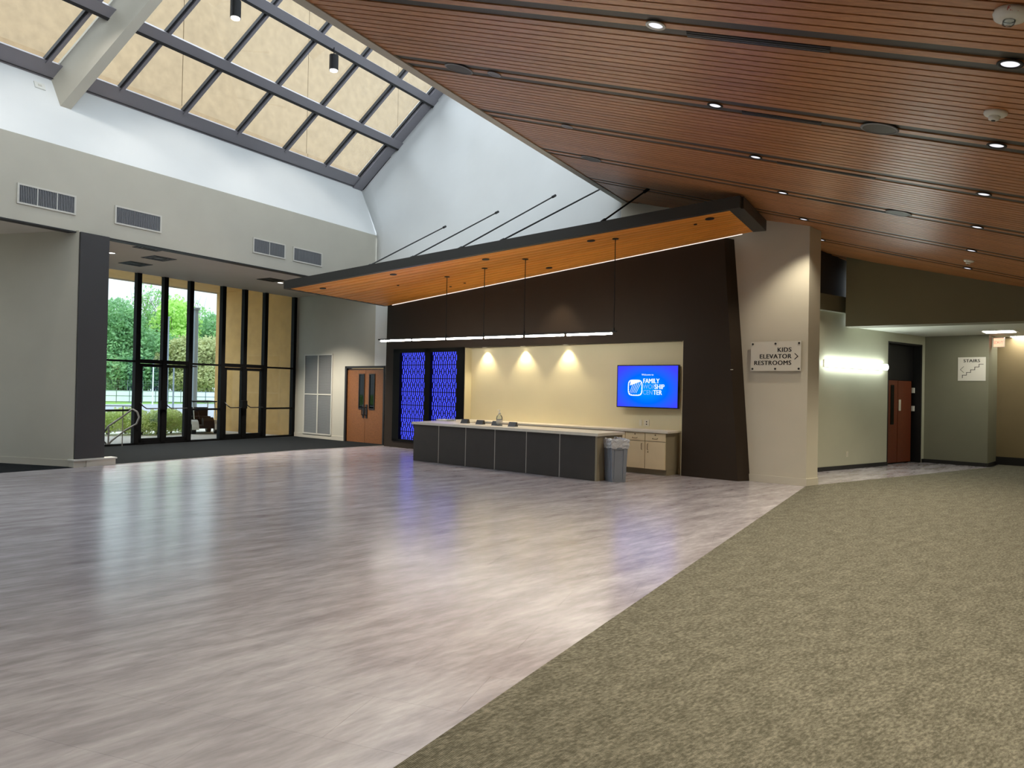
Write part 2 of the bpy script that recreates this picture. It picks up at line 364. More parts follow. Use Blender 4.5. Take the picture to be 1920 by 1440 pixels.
# ---- splayed white band up to the skylight sill
P0 = Ep(3.195, 0, 7.364); BV = V((.628, -.007, .778)).normalized()
SN = AV.cross(BV).normalized()
if SN.z > 0: SN = -SN
def kp(a, b, d=0): return P0+AV*a+BV*b+SN*d
LA = -16.8
K0 = FS @ V((8.14, 0, 5.895)); K1 = FS @ V((-14.6, 0, 5.895))
bk = AV.cross(P0-K0).normalized()*.05
struct(MB().hexa([K0, K1, kp(LA-.6, 0), kp(.14, 0)], [K0+V((-.1, .06, .03)), K1+V((-.1, .06, .03)), kp(LA-.6, 0, -.15), kp(.14, 0, -.15)]).build('wall_skylight', 'white_paint'))
# ---- end wall: grey by the entrance, white beyond
struct(MB().xz([(-.1, 0), (2.72, 0), (2.72, 2.15), (3.97, 2.15), (3.97, 4.6), (-.1, 4.6)], 0, .2).build('wall_entrance', 'grey_paint', mw=FE))
struct(MB().xz([(3.97, 2.15), (4.42, 2.15), (4.42, 0), (12.0, 0), (12.0, 4.6), (3.97, 4.0)], 0, .2).build('wall_back', 'white_paint', mw=FE))
Rg = kp(0, 5.0); HQ = V((hole_p.x, hole_p.y, 5.98)); Kl = Ep(3.97, 0, 4.0); Ku = Ep(3.97, 0, 5.895); Kq = Ep(11.93, 0, 4.6)
m = MB(); ob = V((.12, .14, 0)); NU, NV = 36, 18
def poly_at(pts, w):
    L = [(q-p).length for p, q in zip(pts, pts[1:])]; d = w*sum(L)
    for p, q, l in zip(pts, pts[1:], L):
        if d <= l+1e-9: return p+(q-p)*(d/l)
        d -= l
    return pts[-1]
def patch(u, v):
    bo_, to_, le, ri = poly_at([Kl, Kq], u), poly_at([kp(0, 0), Rg, HQ], u), poly_at([Kl, Ku, kp(0, 0)], v), poly_at([Kq, HQ], v)
    return bo_*(1-v)+to_*v+le*(1-u)+ri*u-(Kl*(1-u)*(1-v)+Kq*u*(1-v)+kp(0, 0)*(1-u)*v+HQ*u*v)
vs = [patch(i/NU, j/NV) for j in range(NV+1) for i in range(NU+1)]
m.add(vs, [(j*(NU+1)+i, j*(NU+1)+i+1, (j+1)*(NU+1)+i+1, (j+1)*(NU+1)+i) for j in range(NV) for i in range(NU)])
o = struct(m.build('wall_skylight_end', 'white_paint', smooth=True)); md = o.modifiers.new('thickness', 'SOLIDIFY'); md.thickness = .03; md.offset = 0
# ---- warm pillar wall with the wayfinding sign
m = MB(); m.hexa([(11.94, 0, 0), (15.79, 0, 0), (15.87, .38, 0), (11.94, .38, 0)], [(11.94, 0, 5.66), (15.79, 0, 4.66), (15.87, .38, 4.66), (11.94, .38, 5.66)])
struct(m.build('wall_pillar', 'pillar_paint', mw=FE))
struct(MB().hexa([(14.66, -.014, 0), (15.804, -.014, 0), (15.885, .38, 0), (14.7, .38, 0)], [(14.66, -.014, .13), (15.804, -.014, .13), (15.885, .38, .13), (14.7, .38, .13)]).build('baseboard_pillar', 'base_cream', mw=FE))
# ---- dark brown feature wall with a niche
m = MB()
def dk(pts, dx=(0, 0, 0, 0)):
    m.hexa([(x, -.25, z) for x, z in pts], [(x+d, 0, z) for (x, z), d in zip(pts, dx)])
dk([(4.74, 0), (5.08, 0), (5.08, 2.62), (4.76, 2.62)]); dk([(5.08, 0), (7.71, 0), (7.71, .17), (5.08, .17)])
dk([(4.76, 2.62), (14.46, 2.62), (14.32, 4.52), (4.78, 3.84)], (0, .12, .09, 0))
dk([(13.53, 0), (14.66, 0), (14.46, 2.62), (13.53, 2.62)], (0, .13, .12, 0)); dk([(7.64, .17), (7.71, .17), (7.71, 2.62), (7.64, 2.62)])
struct(m.build('wall_feature', 'dark_brown', mw=FE))
struct(MB().box(7.70, 13.6, -.02, -.001, 0, 2.62).build('wall_niche_liner', 'cream_paint', mw=FE))  # cream-painted liner, serves as the back wall of the niche
m = MB(); m.box(7.712, 7.725, -.245, -.02, 0, 2.615); m.box(13.515, 13.528, -.245, -.02, 0, 2.615); struct(m.build('trim_2', 'cream_paint', mw=FE))
# ---- left grey return wall, pillar
gl0, gl1 = V((-8.084, 13.174, 0)), V((-8.084-.967*4.0, 13.174+.255*4.0, 0))
FG = fr(gl0.x, gl0.y, 180-14.7)
struct(MB().box(.03, 4.0, -.1, 0, 0, 4.4).build('wall_side', 'grey_paint', mw=FG))
struct(MB().box(.0, 4.0, 0, .014, 0, .13).build('baseboard_side', 'base_cream', mw=FG))
struct(MB().box(.0, .53, -.11, .5, 0, 4.375).build('wall_charcoal', 'charcoal_paint', mw=FS))
struct(MB().box(-10, -6.05, 0, .2, 0, 4.9).build('wall_outer', 'grey_paint', mw=FW))
struct(MB().box(-6.15, 0.02, -.06, .2, 4.51, 4.95).build('wall_header', 'black_frame', mw=FW))
m = MB(); m.box(-3.3, -3.1, .1, 4.0, 0, 4.4); struct(m.build('wall_alcove', 'grey_paint', mw=FS))
# ---- room closing walls behind the camera
m = MB(); a = FE.inverted() @ S_rear; b = FE.inverted() @ R_rear
m.box(a.x-6, b.x+.3, -REAR-.2, -REAR, -.02, 12.5); struct(m.build('wall_rear', 'grey_paint', mw=FE))
FR = fr(right_p.x, right_p.y, 58.2)
struct(MB().box(-24, 6.5, -.2, 0, 0, 4.6).build('wall_right', 'grey_paint', mw=FR))
# ---- corridor side
struct(MB().xz([(-2.4, 0), (2.93, 0), (2.93, 2.92), (4.62, 2.92), (4.62, 0), (4.80, 0), (4.80, 3.5), (1.6, 3.5), (-2.4, 3.5)], 0, .2).build('wall_corridor', 'corridor_paint', mw=FF))
struct(MB().box(-2.4, 1.7, -.12, .2, 3.40, 3.74).build('trim_3', 'olive_paint', mw=FF))
struct(MB().box(-2.4, 1.7, -.02, .2, 3.74, 5.6).build('wall_corridor_upper', 'dark_brown_hi', mw=FF))
m = MB(); m.box(-2.4, 2.90, -.016, 0, 0, .09); m.box(4.64, 4.79, -.016, 0, 0, .09); struct(m.build('baseboard_corridor', 'base_black', mw=FF))
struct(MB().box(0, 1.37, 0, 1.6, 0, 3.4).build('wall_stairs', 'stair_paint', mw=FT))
struct(MB().box(0, 1.382, -.014, 1.6, 0, .09).build('baseboard_stairs', 'base_black', mw=FT))
m = MB(); zt = [ceil_z(*(fx_p+fx_d*q).xy) for q in (0, 5.2)]
m.hexa([(0, 0, 3.08), (5.2, 0, 3.08), (5.2, .5, 3.08), (0, .5, 3.08)], [(0, 0, zt[0]+.05), (5.2, 0, zt[1]+.05), (5.2, .5, zt[1]+.1), (0, .5, zt[0]+.1)])
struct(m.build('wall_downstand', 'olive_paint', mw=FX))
far = V((12.2, 17.25, 0)); FB = fr(far.x, far.y, -42)
struct(MB().box(-1.2, 4, 0, .2, 0, 3.4).build('wall_far', 'tan_room', mw=FB))
struct(MB().box(-1.2, 4, -.015, 0, 0, .2).build('baseboard_far', 'base_black', mw=FB))
# ---- baseboards on the end wall
m = MB(); m.box(0, 2.66, -.014, 0, 0, .13); m.box(4.48, 4.74, -.014, 0, 0, .13); struct(m.build('baseboard_back', 'base_cream', mw=FE))
# ---- ceilings
cg = [FS @ V((-4, .02, 0)), FS @ V((8.1, .02, 0)), FW @ V((.05, 0, 0)), FW @ V((-10, 0, 0))]
struct(MB().prism([(p.x, p.y) for p in cg], 4.4, 4.5).build('ceiling', 'ceil_grey'))
pc = [V((7.1, 14.95, 0)), V((11.3, 12.1, 0)), V((14.6, 17.6, 0)), V((12, 20.5, 0)), V((9.6, 18.3, 0)), FF @ V((1.4, .1, 0))]
pc = [fx_p+fx_d*.05+V((.05, .08, 0)), R_fx, right_p+AV*1.5, V((13, 19.5, 0)), V((10.1, 18.0, 0)), FF @ V((1.45, .05, 0))]
struct(MB().prism([(p.x, p.y) for p in pc], 3.13, 3.2).build('ceiling', 'ceil_white'))
# slatted wood ceiling
poly = [H_rear, hole_p, Ep(14.5, -.12), FF @ V((-2.4, .0, 0)), FF @ V((1.75, -.02, 0)), fx_p+fx_d*1.1+V((.25, .35, 0)), R_fx, R_rear]
tcp = [tc_of(p.x, p.y) for p in poly]
def clip(pts, k, sgn):      # keep sgn*(c-k) >= 0
    out = []
    for i in range(len(pts)):
        p, q = pts[i-1], pts[i]; dp, dq = sgn*(p[1]-k), sgn*(q[1]-k)
        if (dp >= 0) != (dq >= 0):
            u = dp/(dp-dq); out.append((p[0]+(q[0]-p[0])*u, k))
        if dq >= 0: out.append(q)
    return out
CR = sroot('ceiling')
m = MB(); m.hexa([cp(t, c, .05) for t, c in tcp], [cp(t, c, .11) for t, c in tcp]); m.build('backing_panel', 'backing', CR)
cmin = min(c for t, c in tcp); cmax = max(c for t, c in tcp); MOD = 1.82/16
k = int((cmin+.57)/MOD)-2
while True:
    cc = -.57+k*MOD
    if cc > cmax+.1: break
    ph = k % 16
    strip = ph in (1, 15)
    wd = .108 if strip else .093
    pl = clip(clip(tcp, cc-wd/2, 1), cc+wd/2, -1)
    if len(pl) >= 3:
        h0, h1 = (.008, .04) if strip else (0, .032)
        q = []
        for p in pl:
            if not q or abs(p[0]-q[-1][0])+abs(p[1]-q[-1][1]) > 1e-4: q.append(p)
        if len(q) >= 3:
            MB().hexa([cp(t, c, h0) for t, c in q], [cp(t, c, h1) for t, c in q]).build('reveal_strip' if strip else 'slat', 'reveal' if strip else 'slat', CR)
    k += 1
# trim along the hole edge, upstand above it
hd = hole_d.normalized(); hn = V((-hd.y, hd.x, 0))
def hz(p, dz=0): return V((p.x, p.y, ceil_z(p.x, p.y)+dz))
hr = H_rear; hq = hole_p
struct(MB().hexa([hz(hr, -.03), hz(hq, -.03), hz(hq-hn*.15, -.014), hz(hr-hn*.15, -.014)], [hz(hr, .36), hz(hq, .36), hz(hq-hn*.15, .36), hz(hr-hn*.15, .36)]).build('trim_4', 'pillar_paint'))
# ---- skylight
SK = sroot('window_2')
def kb(mb, a0, a1, b0, b1, d0, d1): return mb.hexa([kp(a0, b0, d0), kp(a1, b0, d0), kp(a1, b1, d0), kp(a0, b1, d0)], [kp(a0, b0, d1), kp(a1, b0, d1), kp(a1, b1, d1), kp(a0, b1, d1)])
rows = [(.31, 1.52), (1.78, 3.12), (3.38, 4.9)]
kb(MB(), LA, 0, -.05, .31, -.05, .06).build('sill', 'bronze', SK); kb(MB(), LA, 0, 0, .012, .0, .08).build('gasket', 'bronze_dark', SK)
for b0, b1, d in ((1.52, 1.78, .16), (3.12, 3.38, .14), (4.9, 5.05, .1)):
    kb(MB(), LA, -.02, b0, b1, -.05, d).build('crossbar', 'bronze', SK)
    kb(MB(), LA, -.02, b0-.012, b0+.05, -.02, d+.012).build('crossbar_lip', 'bronze_dark', SK)
kb(MB(), -.36, 0, -.05, 5.05, -.05, .1).build('end_frame', 'bronze', SK)
kb(MB(), -.40, -.36, .3, 4.9, -.05, .03).build('gasket', 'bronze_dark', SK); kb(MB(), -.012, .01, 0, 5.05, -.05, .12).build('gasket', 'bronze_dark', SK)
ras = [-.40]+[-1.63-1.395*i for i in range(11)]+[LA]
for a in ras[1:-1]:
    kb(MB(), a-.01, a+.055, .25, 4.9, -.04, .09).build('rafter', 'bronze', SK)
    kb(MB(), a-.05, a-.01, .25, 4.9, -.04, .05).build('rafter_gasket', 'bronze_dark', SK)
for i in range(len(ras)-1):
    for b0, b1 in rows:
        kb(MB(), ras[i+1]+.02, ras[i]-.02, b0-.02, b1+.02, -.035, -.025).build('pane', 'glass_sky', SK)
# unseen opposite slope, ridge to upstand; its glazing is added to light the well
RS = sroot('window_fill')
def rp(i, u):
    a = ras[i] if 0 < i < len(ras)-1 else (0 if i == 0 else LA)
    r = kp(a, 5.0); f = hq+(hr-hq)*((0-a)/(0-LA)); f = hz(f, .34)
    return r+(f-r)*u
for i in range(len(ras)):
    p, q = rp(i, 0), rp(i, 1); MB().cyl(p, q, .06, 4).build('rafter', 'bronze', RS)
for i in range(len(ras)-1):
    for u in range(3):
        a, b, c, d = rp(i, u/3+.01), rp(i, (u+1)/3-.01), rp(i+1, (u+1)/3-.01), rp(i+1, u/3+.01); z = V((0, 0, .02))
        MB().add([a, b, c, d], [(0, 1, 2, 3)]).build('pane', 'glass_frost', RS)
# ---- great white beam under the skylight
b1 = V((-8.626, 13.33, 6.761)); b2 = b1+AV*.19; t1 = V((-8.93, 13.46, 7.44)); t2 = t1+AV*.19
b1 = b1-BV*.1+V((0, 0, 0)); b2 = b2-BV*.1; ex = BV*5.6
struct(MB().hexa([b1, b2, t2-BV*.1, t1-BV*.1], [b1+ex, b2+ex, t2+ex, t1+ex]).build('trim_5', 'pillar_paint'))
# ---- floors
base = sroot('floor')
MB().prism([(p.x, p.y) for p in (FW @ V((-12, .0, 0)), FW @ V((.2, .0, 0)), Ep(4, -.3), V((14.5, 22, 0)), V((16, 16, 0)), R_rear+V((3, -3, 0)), S_rear+V((-6, -4, 0)))], -.12, -.006).build('slab', 'backing', base)
cb = V((5.202, 12.498, 0)); cdv = V((math.cos(rad(59.3)), math.sin(rad(59.3)), 0)); C_rear = isect(cb, cdv, rear_p, EV); cE = isect(cb, cdv, Ep(0, 0), EV)
vinyl = [S_rear, FS @ V((-3, 0, 0)), V((-8.034, 13.10, 0)), V((-7.62, 13.72, 0)), V((-5.236, 17.549, 0)), V((-3.40, 19.62, 0)), Ep(15.9, 0), cE, cb, C_rear]
vinyl[6] = cE
vpoly = [(p.x, p.y) for p in vinyl[:7]]+[(C_rear.x, C_rear.y)]
def clip2(pts, n, k):
    out = []
    for i in range(len(pts)):
        p, q = pts[i-1], pts[i]; dp = p[0]*n[0]+p[1]*n[1]-k; dq = q[0]*n[0]+q[1]*n[1]-k
        if (dp >= 0) != (dq >= 0):
            u = dp/(dp-dq); out.append((p[0]+(q[0]-p[0])*u, p[1]+(q[1]-p[1])*u))
        if dq >= 0: out.append(q)
    return out
# tiles, laid square to the ceiling slats
td = V((math.cos(rad(-19.3)), math.sin(rad(-19.3)), 0)); tn = V((-td.y, td.x, 0)); TL, TW, G = .92, .46, .0004
tiles = []
for j in range(-28, 60):
    for i in range(-24, 24):
        x0 = i*TL+(j % 2)*TL/2; y0 = j*TW
        c = td*(x0+TL/2)+tn*(y0+TW/2)
        if abs(c.x) > 26 or c.y < -12 or c.y > 24: continue
        q = vpoly
        for n_, k_ in ((td, x0+G), (-td, -(x0+TL-G)), (tn, y0+G), (-tn, -(y0+TW-G))):
            q = clip2(q, (n_.x, n_.y), k_)
            if len(q) < 3: break
        if len(q) < 3: continue
        inview = c.y > 1.6 and abs(c.x) < c.y*.74+.5
        tiles.append((c.length if inview else 1e3+c.length, q))
tiles.sort(key=lambda t: t[0])
for d, q in tiles[:299]: MB().prism(q, -.005, 0).build('tile', 'vinyl', base)
m = MB()
for d, q in tiles[299:]: m.prism(q, -.005, 0)
o = m.build('tile', 'vinyl', base); o['kind'] = 'stuff'
hb0 = V((5.30, 12.57, 0)); hb1 = V((11.35, 16.72, 0))
hall = [hb0, hb1, FT @ V((1.2, .1, 0)), FT @ V((0, .1, 0)), FF @ V((4.7, .6, 0)), FF @ V((-2.6, .1, 0)), Ep(14.9, -.2), Ep(15.85, -.1)]
struct(MB().prism([(p.x, p.y) for p in hall], -.005, .001).build('floor', 'vinyl'))
cpoly = [C_rear, cb, hb0, hb1, FB @ V((-.3, .1, 0)), FB @ V((3.5, .1, 0)), R_rear]
struct(MB().prism([(p.x, p.y) for p in cpoly], -.005, .006).build('floor', 'carpet'))
vb = [FS @ V((-3.2, 0, 0)), V((-8.034, 13.10, 0)), V((-7.62, 13.72, 0)), V((-5.236, 17.549, 0)), V((-3.40, 19.62, 0)), Ep(4.42, -.15), Ep(0, -.02), FW @ V((-10, .02, 0))]
struct(MB().prism([(p.x, p.y) for p in vb], -.005, .004).build('floor', 'carpet_black'))
m = MB(); pts = vb[1:5]
for p, q in zip(pts[1:], pts[2:]):
    n_ = V((q.y-p.y, -(q.x-p.x), 0)).normalized()*.018; m.hexa([p-n_, p+n_, q+n_, q-n_], [x+V((0, 0, .008)) for x in (p-n_, p+n_, q+n_, q-n_)])
struct(m.build('trim_6', 'alu'))
# low boxed plinth at the charcoal pillar
t = sroot('trim_7', FS @ M.Translation((.08, -.06, 0)))
MB().box(.08, .62, -.14, .05, 0, .12).build('front_board', 'base_cream', t); MB().box(-.16, .64, -.16, .07, .12, .145).build('cap', 'grille_frame', t); MB().box(-.14, .08, -.12, .05, 0, .12).build('side_board', 'base_cream', t)

# ================================================================== ENTRANCE GLAZING
WN = sroot('window_1', FW)
mull = [-6.05, -5.139, -4.408, -3.66, -2.642, -1.905, -1.165, -.045]
for i, a in enumerate(mull): MB().box(a-.06, a+.06, -.06, .08, 0, 4.51).build('mullion', 'black_frame', WN)
MB().box(-6.1, 0, -.06, .08, 4.44, 4.52).build('head_rail', 'black_frame', WN); MB().box(-6.1, 0, -.06, .08, 0, .05).build('sill_rail', 'black_frame', WN)
for i in (0, 3, 6):
    a0, a1 = mull[i]+.06, mull[i+1]-.06
    for z in (.89, 2.14): MB().box(a0, a1, -.04, .06, z-.025, z+.025).build('rail', 'black_frame', WN)
    for z0, z1 in ((.05, .865), (.915, 2.115), (2.165, 4.44)): MB().box(a0-.01, a1+.01, 0, .012, z0-.01, z1+.01).build('pane', 'glass_win', WN)
for i in (1, 2, 4, 5):
    a0, a1 = mull[i]+.06, mull[i+1]-.06
    MB().box(a0-.01, a1+.01, 0, .012, 2.2, 4.45).build('pane', 'glass_win', WN)
for i in (1, 4): MB().box(mull[i], mull[i+2], -.055, .07, 2.10, 2.2).build('transom', 'black_frame', WN)
for n_, (i0, i1, i2) in enumerate(((1, 2, 3), (4, 5, 6))):
    D = sroot('door_%d' % (n_+1), FW)
    for h in (0, 1):
        a0, a1 = (mull[i0]+.065, mull[i1]-.02) if h == 0 else (mull[i1]+.02, mull[i2]-.065)
        f = MB(); f.box(a0, a0+.075, -.05, .05, .02, 2.09); f.box(a1-.075, a1, -.05, .05, .02, 2.09); f.box(a0, a1, -.05, .05, .02, .16); f.box(a0, a1, -.05, .05, 2.01, 2.09)
        L = f.build('door_leaf', 'black_frame', D)
        MB().box(a0+.06, a1-.06, -.006, .006, .15, 2.02).build('pane', 'glass_win', L)
        p = MB(); xs = a0+.03 if h == 0 else a0+.02
        p.tube([(xs, -.05, 1.08), (xs+.03, -.13, .99), (xs+.12, -.14, .93), (a1-.06, -.14, .93), (a1-.04, -.05, .93)], .014, 8); p.build('panic_bar', 'black_metal', L)
    MB().box(mull[i1]-.15, mull[i1]+.02, -.18, -.04, .90, 1.13).build('lock_box', 'black_frame', D)
MB().box(mull[3]+.02, mull[3]+.17, -.09, -.06, 2.05, 2.09).build('closer_arm', 'black_metal', WN)

# ================================================================== WOOD DOORS, GRILLES ON THE END WALL
D = sroot('door_3', FE)
f = MB(); f.box(2.67, 2.745, -.03, .15, 0, 2.20); f.box(4.395, 4.45, -.03, .15, 0, 2.20); f.box(2.67, 4.45, -.03, .15, 2.14, 2.20); f.build('door_frame', 'bronze_dark', D)
for h, (a0, a1) in enumerate(((2.75, 3.565), (3.575, 4.39))):
    L = MB().box(a0, a1, .02, .065, .01, 2.13).build('door_leaf', 'door_wood', D)
    w0, w1 = (3.31, 3.50) if h == 0 else (3.77, 3.96)
    g = MB(); g.box(w0, w1, .012, .022, 1.0, 1.95); g.build('vision_glass', 'glass_door', L)
    g = MB(); g.box(w0-.03, w0, .0, .02, .97, 1.98); g.box(w1, w1+.03, .0, .02, .97, 1.98); g.box(w0, w1, .0, .02, .97, 1.0); g.box(w0, w1, .0, .02, 1.95, 1.98); g.build('glazing_bead', 'bronze_dark', L)
    hx = 3.50 if h == 0 else 3.64
    g = MB(); g.box(hx-.04, hx+.04, .005, .02, .72, 1.10); g.tube([(hx, .0, .80), (hx, -.05, .80), (hx, -.05, 1.02), (hx, 0, 1.02)], .012); g.build('pull_handle', 'bronze_dark', L)
G_ = thing('return_air_grille', FE, (1.33, 0, .12), 'tall grey return air grille of four panels beside the wooden doors', 'vent')
g = MB()
for x in (-.72, -.02, .68): g.box(x, x+.04, -.03, 0, 0, 2.46)
for z in (0, 1.21, 2.42): g.box(-.72, .72, -.03, 0, z, z+.04)
g.build('frame', 'grille_frame', G_)
for x in (-.68, .02):
    for z in (.04, 1.25):
        p = MB(); p.box(x, x+.66, -.012, -.001, z, z+1.17)
        for q in range(28): p.add([(x, -.024, z+.02+q*.041), (x+.66, -.024, z+.02+q*.041), (x+.66, -.012, z+.045+q*.041), (x, -.012, z+.045+q*.041)], [(0, 1, 2, 3)])
        p.build('louvre_panel', 'louver', G_)
# four supply grilles on the bulkhead
labs = ['wide three-section supply grille, leftmost on the bulkhead above the grey side wall', 'supply grille on the bulkhead just above the charcoal pillar and first window bay', 'supply grille on the bulkhead, left one of the close pair near the white wall corner', 'supply grille on the bulkhead, nearest the white wall corner']
for (a0, a1), lb, sec in zip(((-1.03, -.05), (.67, 1.63), (3.885, 4.83), (5.07, 6.02)), labs, (3, 1, 2, 1)):
    R_ = thing('air_grille', FS, ((a0+a1)/2, 0, 4.68), lb, 'vent', 'supply grilles along the entrance bulkhead'); w_ = (a1-a0)/2
    f = MB(); f.box(-w_, w_, -.02, 0, 0, .03); f.box(-w_, w_, -.02, 0, .33, .36); f.box(-w_, -w_+.03, -.02, 0, .03, .33); f.box(w_-.03, w_, -.02, 0, .03, .33)
    for q in range(1, sec): x = -w_+2*w_*q/sec; f.box(x-.006, x+.006, -.016, 0, .03, .33)
    f.build('frame', 'grille_frame', R_); MB().box(-w_+.03, w_-.03, -.004, 0, .03, .33).build('backing', 'grille_dark', R_)
    f = MB(); n_ = 34
    for q in range(n_): x = -w_+.04+(2*w_-.08)*q/(n_-1); f.box(x-.006, x+.006, -.015, -.004, .03, .33)
    f.build('vanes', 'grille', R_)
# vestibule ceiling fittings
for (x, y), lb in zip(((-7.55, 14.75), (-8.0, 15.95), (-8.95, 16.75), (-6.45, 18.85)), ('faint square diffuser in vestibule ceiling nearest the bulkhead', 'faint square diffuser in middle of the vestibule ceiling behind the nearest faint one', 'black square diffuser in vestibule ceiling close above the first window bay', 'dark square diffuser in vestibule ceiling by the right end near the canopy tip')):
    R_ = thing('ceiling_diffuser', fr(x, y, 58.2), (0, 0, 4.4), lb, 'vent', 'square diffusers in the vestibule ceiling')
    pale = lb.startswith('faint') or 'nearest the bulkhead' in lb
    m = MB()
    for q in (.10, .17, .24): m.box(-q-.02, q+.02, -q-.02, -q, -.01, 0); m.box(-q-.02, q+.02, q, q+.02, -.01, 0); m.box(-q-.02, -q, -q, q, -.01, 0); m.box(q, q+.02, -q, q, -.01, 0)
    m.build('core', 'bronze_dark' if pale else 'black_metal', R_)
    MB().box(-.27, .27, -.27, .27, -.004, 0).build('frame', 'louver' if pale else 'bronze_dark', R_)
def dl_mesh(R_, r=.075, lens='lens', ring='alu', depth=.02):
    MB().lathe([(r, 0), (r+.014, -.004), (r+.014, -.010), (r*.88, -.010), (r*.84, .0)], 22).build('trim_ring', ring, R_, smooth=True)
    MB().lathe([(.001, -.004), (r*.84, -.004), (r*.84, -.001), (.001, -.001)], 20).build('lens', lens, R_)
for (x, y), lb in zip(((-8.76, 15.39), (-6.37, 19.34)), ('round downlight in vestibule ceiling beside the charcoal pillar top', 'round downlight in vestibule ceiling beside the canopy tip')):
    R_ = thing('downlight', fr(x, y, 0), (0, 0, 4.4), lb, 'light', 'downlights in the vestibule ceiling'); dl_mesh(R_, .09, 'lens_day')
    light('vestibule_lamp', 'SPOT', None, (0, 0, -.03), 480, (1, .93, .82), R_, spot_size=rad(110), spot_blend=.6, shadow_soft_size=.06)

# ================================================================== CANOPY over the reception
FLc, FRc, BLc, BRc = V((-5.147, 16.349, 3.833)), V((3.434, 11.388, 4.569)), Ep(4.78, .25, 3.83), Ep(14.87, .25, 4.57)
CN2 = (FRc-FLc).cross(BLc-FLc).normalized()
if CN2.z < 0: CN2 = -CN2
CY = thing('canopy', M.Identity(4), (0, 0, 0), 'long tapered dark-edged canopy with orange wood slat underside above the reception counter', 'canopy', mw=M.Translation(BLc)); CO = BLc
fx = (FRc-FLc).normalized()
def loc(p): return p-CO
def can(u, v, h=0): a = FLc+(FRc-FLc)*u; b = BLc+(BRc-BLc)*u; return loc(a+(b-a)*v+CN2*h)
def cyb(mb, u0, u1, v0, v1, h0, h1): return mb.hexa([can(u0, v0, h0), can(u1, v0, h0), can(u1, v1, h0), can(u0, v1, h0)], [can(u0, v0, h1), can(u1, v0, h1), can(u1, v1, h1), can(u0, v1, h1)])
cyb(MB(), 0, 1, 0, 1, .03, .17).build('deck', 'fascia', CY)
o4 = V((-.05, -.09, 0))
m = MB(); f0, f1 = -.012, .175
def strip4(p, q, out):
    m.hexa([loc(p), loc(q), loc(q+out), loc(p+out)], [loc(p)+V((0, 0, .19)), loc(q)+V((0, 0, .19)), loc(q+out)+V((0, 0, .19)), loc(p+out)+V((0, 0, .19))])
dn = V((0, 0, -.015)); fo = V((fx.y, -fx.x, 0)).normalized()*.10; so = -V((fx.x, fx.y, 0)).normalized()*.12
strip4(FLc+dn+so, FRc+dn-so*1.6, fo); strip4(FLc+dn, BLc+dn, so); strip4(FRc+dn, BRc+dn, -so*1.9); m.build('fascia', 'fascia', CY)
cyb(MB(), .02, .98, .992, 1.0, -.02, .03).build('led_strip', 'ledstrip', CY)
NS = 26
for i in range(NS):      # tapered slats run the long way
    cyb(MB(), .0, 1, i/NS*.99, (i+.90)/NS*.99, -.012 if i % 2 else -.008, .03).build('slat', 'canopy_slat', CY)
def nearest_uv(s, o):
    best = None
    for i in range(0, 101):
        for j in range(0, 41):
            p = can(i/100, j/40)+CO; q = FE.inverted() @ p; d = (q.x-s)**2+(-q.y-o)**2
            if best is None or d < best[0]: best = (d, i/100, j/40)
    return best[1:]
for s, o_2, r in ((7.86, .9, .03), (12.5, 2.07, .075), (10.3, 2.4, .075), (8.05, 2.9, .075), (14.7, 1.75, .075), (5.9, 3.1, .075), (8.3, .95, .03), (7.2, 2.0, .03), (10.8, 1.85, .03), (9.7, 1.8, .03), (14.33, 1.59, .03), (10.6, .75, .07)):
    u, v = nearest_uv(s, o_2); p = can(u, v, -.012)
    MB().cyl(p, p+CN2*-.012, r, 16).build('recessed_fitting', 'bronze_dark', CY)
u, v = nearest_uv(10.6, .75); l_ = light('canopy_lamp', 'SPOT', None, can(u, v, -.05), 45, (1, .82, .56), CY, spot_size=rad(75), spot_blend=.6, shadow_soft_size=.03)
feet = [FLc+(FRc-FLc)*u for u in (.235, .35, .471, .568, .777)]
tops = [Ep(6.7, .02, 5.78), Ep(8.49, .02, 5.90), Ep(10.2, .02, 6.02), Ep(11.95, .02, 6.12), cp(2.844, -.636, 0)]
for p, q in zip(feet, tops):
    p = p+V((0, 0, .18)); r_ = MB().cyl(loc(p), loc(q), .016, 8).build('tension_rod', 'black_metal', CY)
    d = (p-q).normalized(); MB().cyl(loc(q-d*.02), loc(q+d*.1), .03, 8).build('wall_anchor', 'black_metal', CY); MB().cyl(loc(p), loc(p-d*.09), .028, 8).build('deck_anchor', 'black_metal', CY)

# ================================================================== LINEAR PENDANT
LP = thing('linear_pendant', FE, (6.35, -1.8, 2.735), 'long thin black linear pendant with six glowing segments over the counter', 'light')
xs = [0, 1.13, 2.24, 3.36, 4.46, 5.48, 6.56]; sl = -.008
m = MB(); m.hexa([(-.06, -.012, 0), (6.62, -.012, 6.6*sl), (6.62, .012, 6.6*sl), (-.06, .012, 0)], [(-.06, -.012, .03), (6.62, -.012, .03+6.6*sl), (6.62, .012, .03+6.6*sl), (-.06, .012, .03)]); m.build('housing', 'black_metal', LP)
for a, b in zip(xs, xs[1:]):
    MB().cyl((a+.04, 0, a*sl-.02), (b-.04, 0, b*sl-.02), .019, 12).build('tube', 'tube', LP)
for x in (xs[2], xs[3], xs[4], xs[6]):
    u, v = nearest_uv(6.35+x, 1.8); top = (FE @ M.Translation((6.35, -1.8, 2.735))).inverted() @ (can(u, v, -.01)+CO)
    m = MB(); m.cyl((x, 0, x*sl+.03), (x, 0, top.z), .008, 6); m.cyl((x, 0, x*sl+.03), (x, 0, x*sl+.08), .022, 8); m.cyl((x, 0, top.z-.012), (x, 0, top.z), .06, 12); m.build('suspension_rod', 'black_metal', LP)

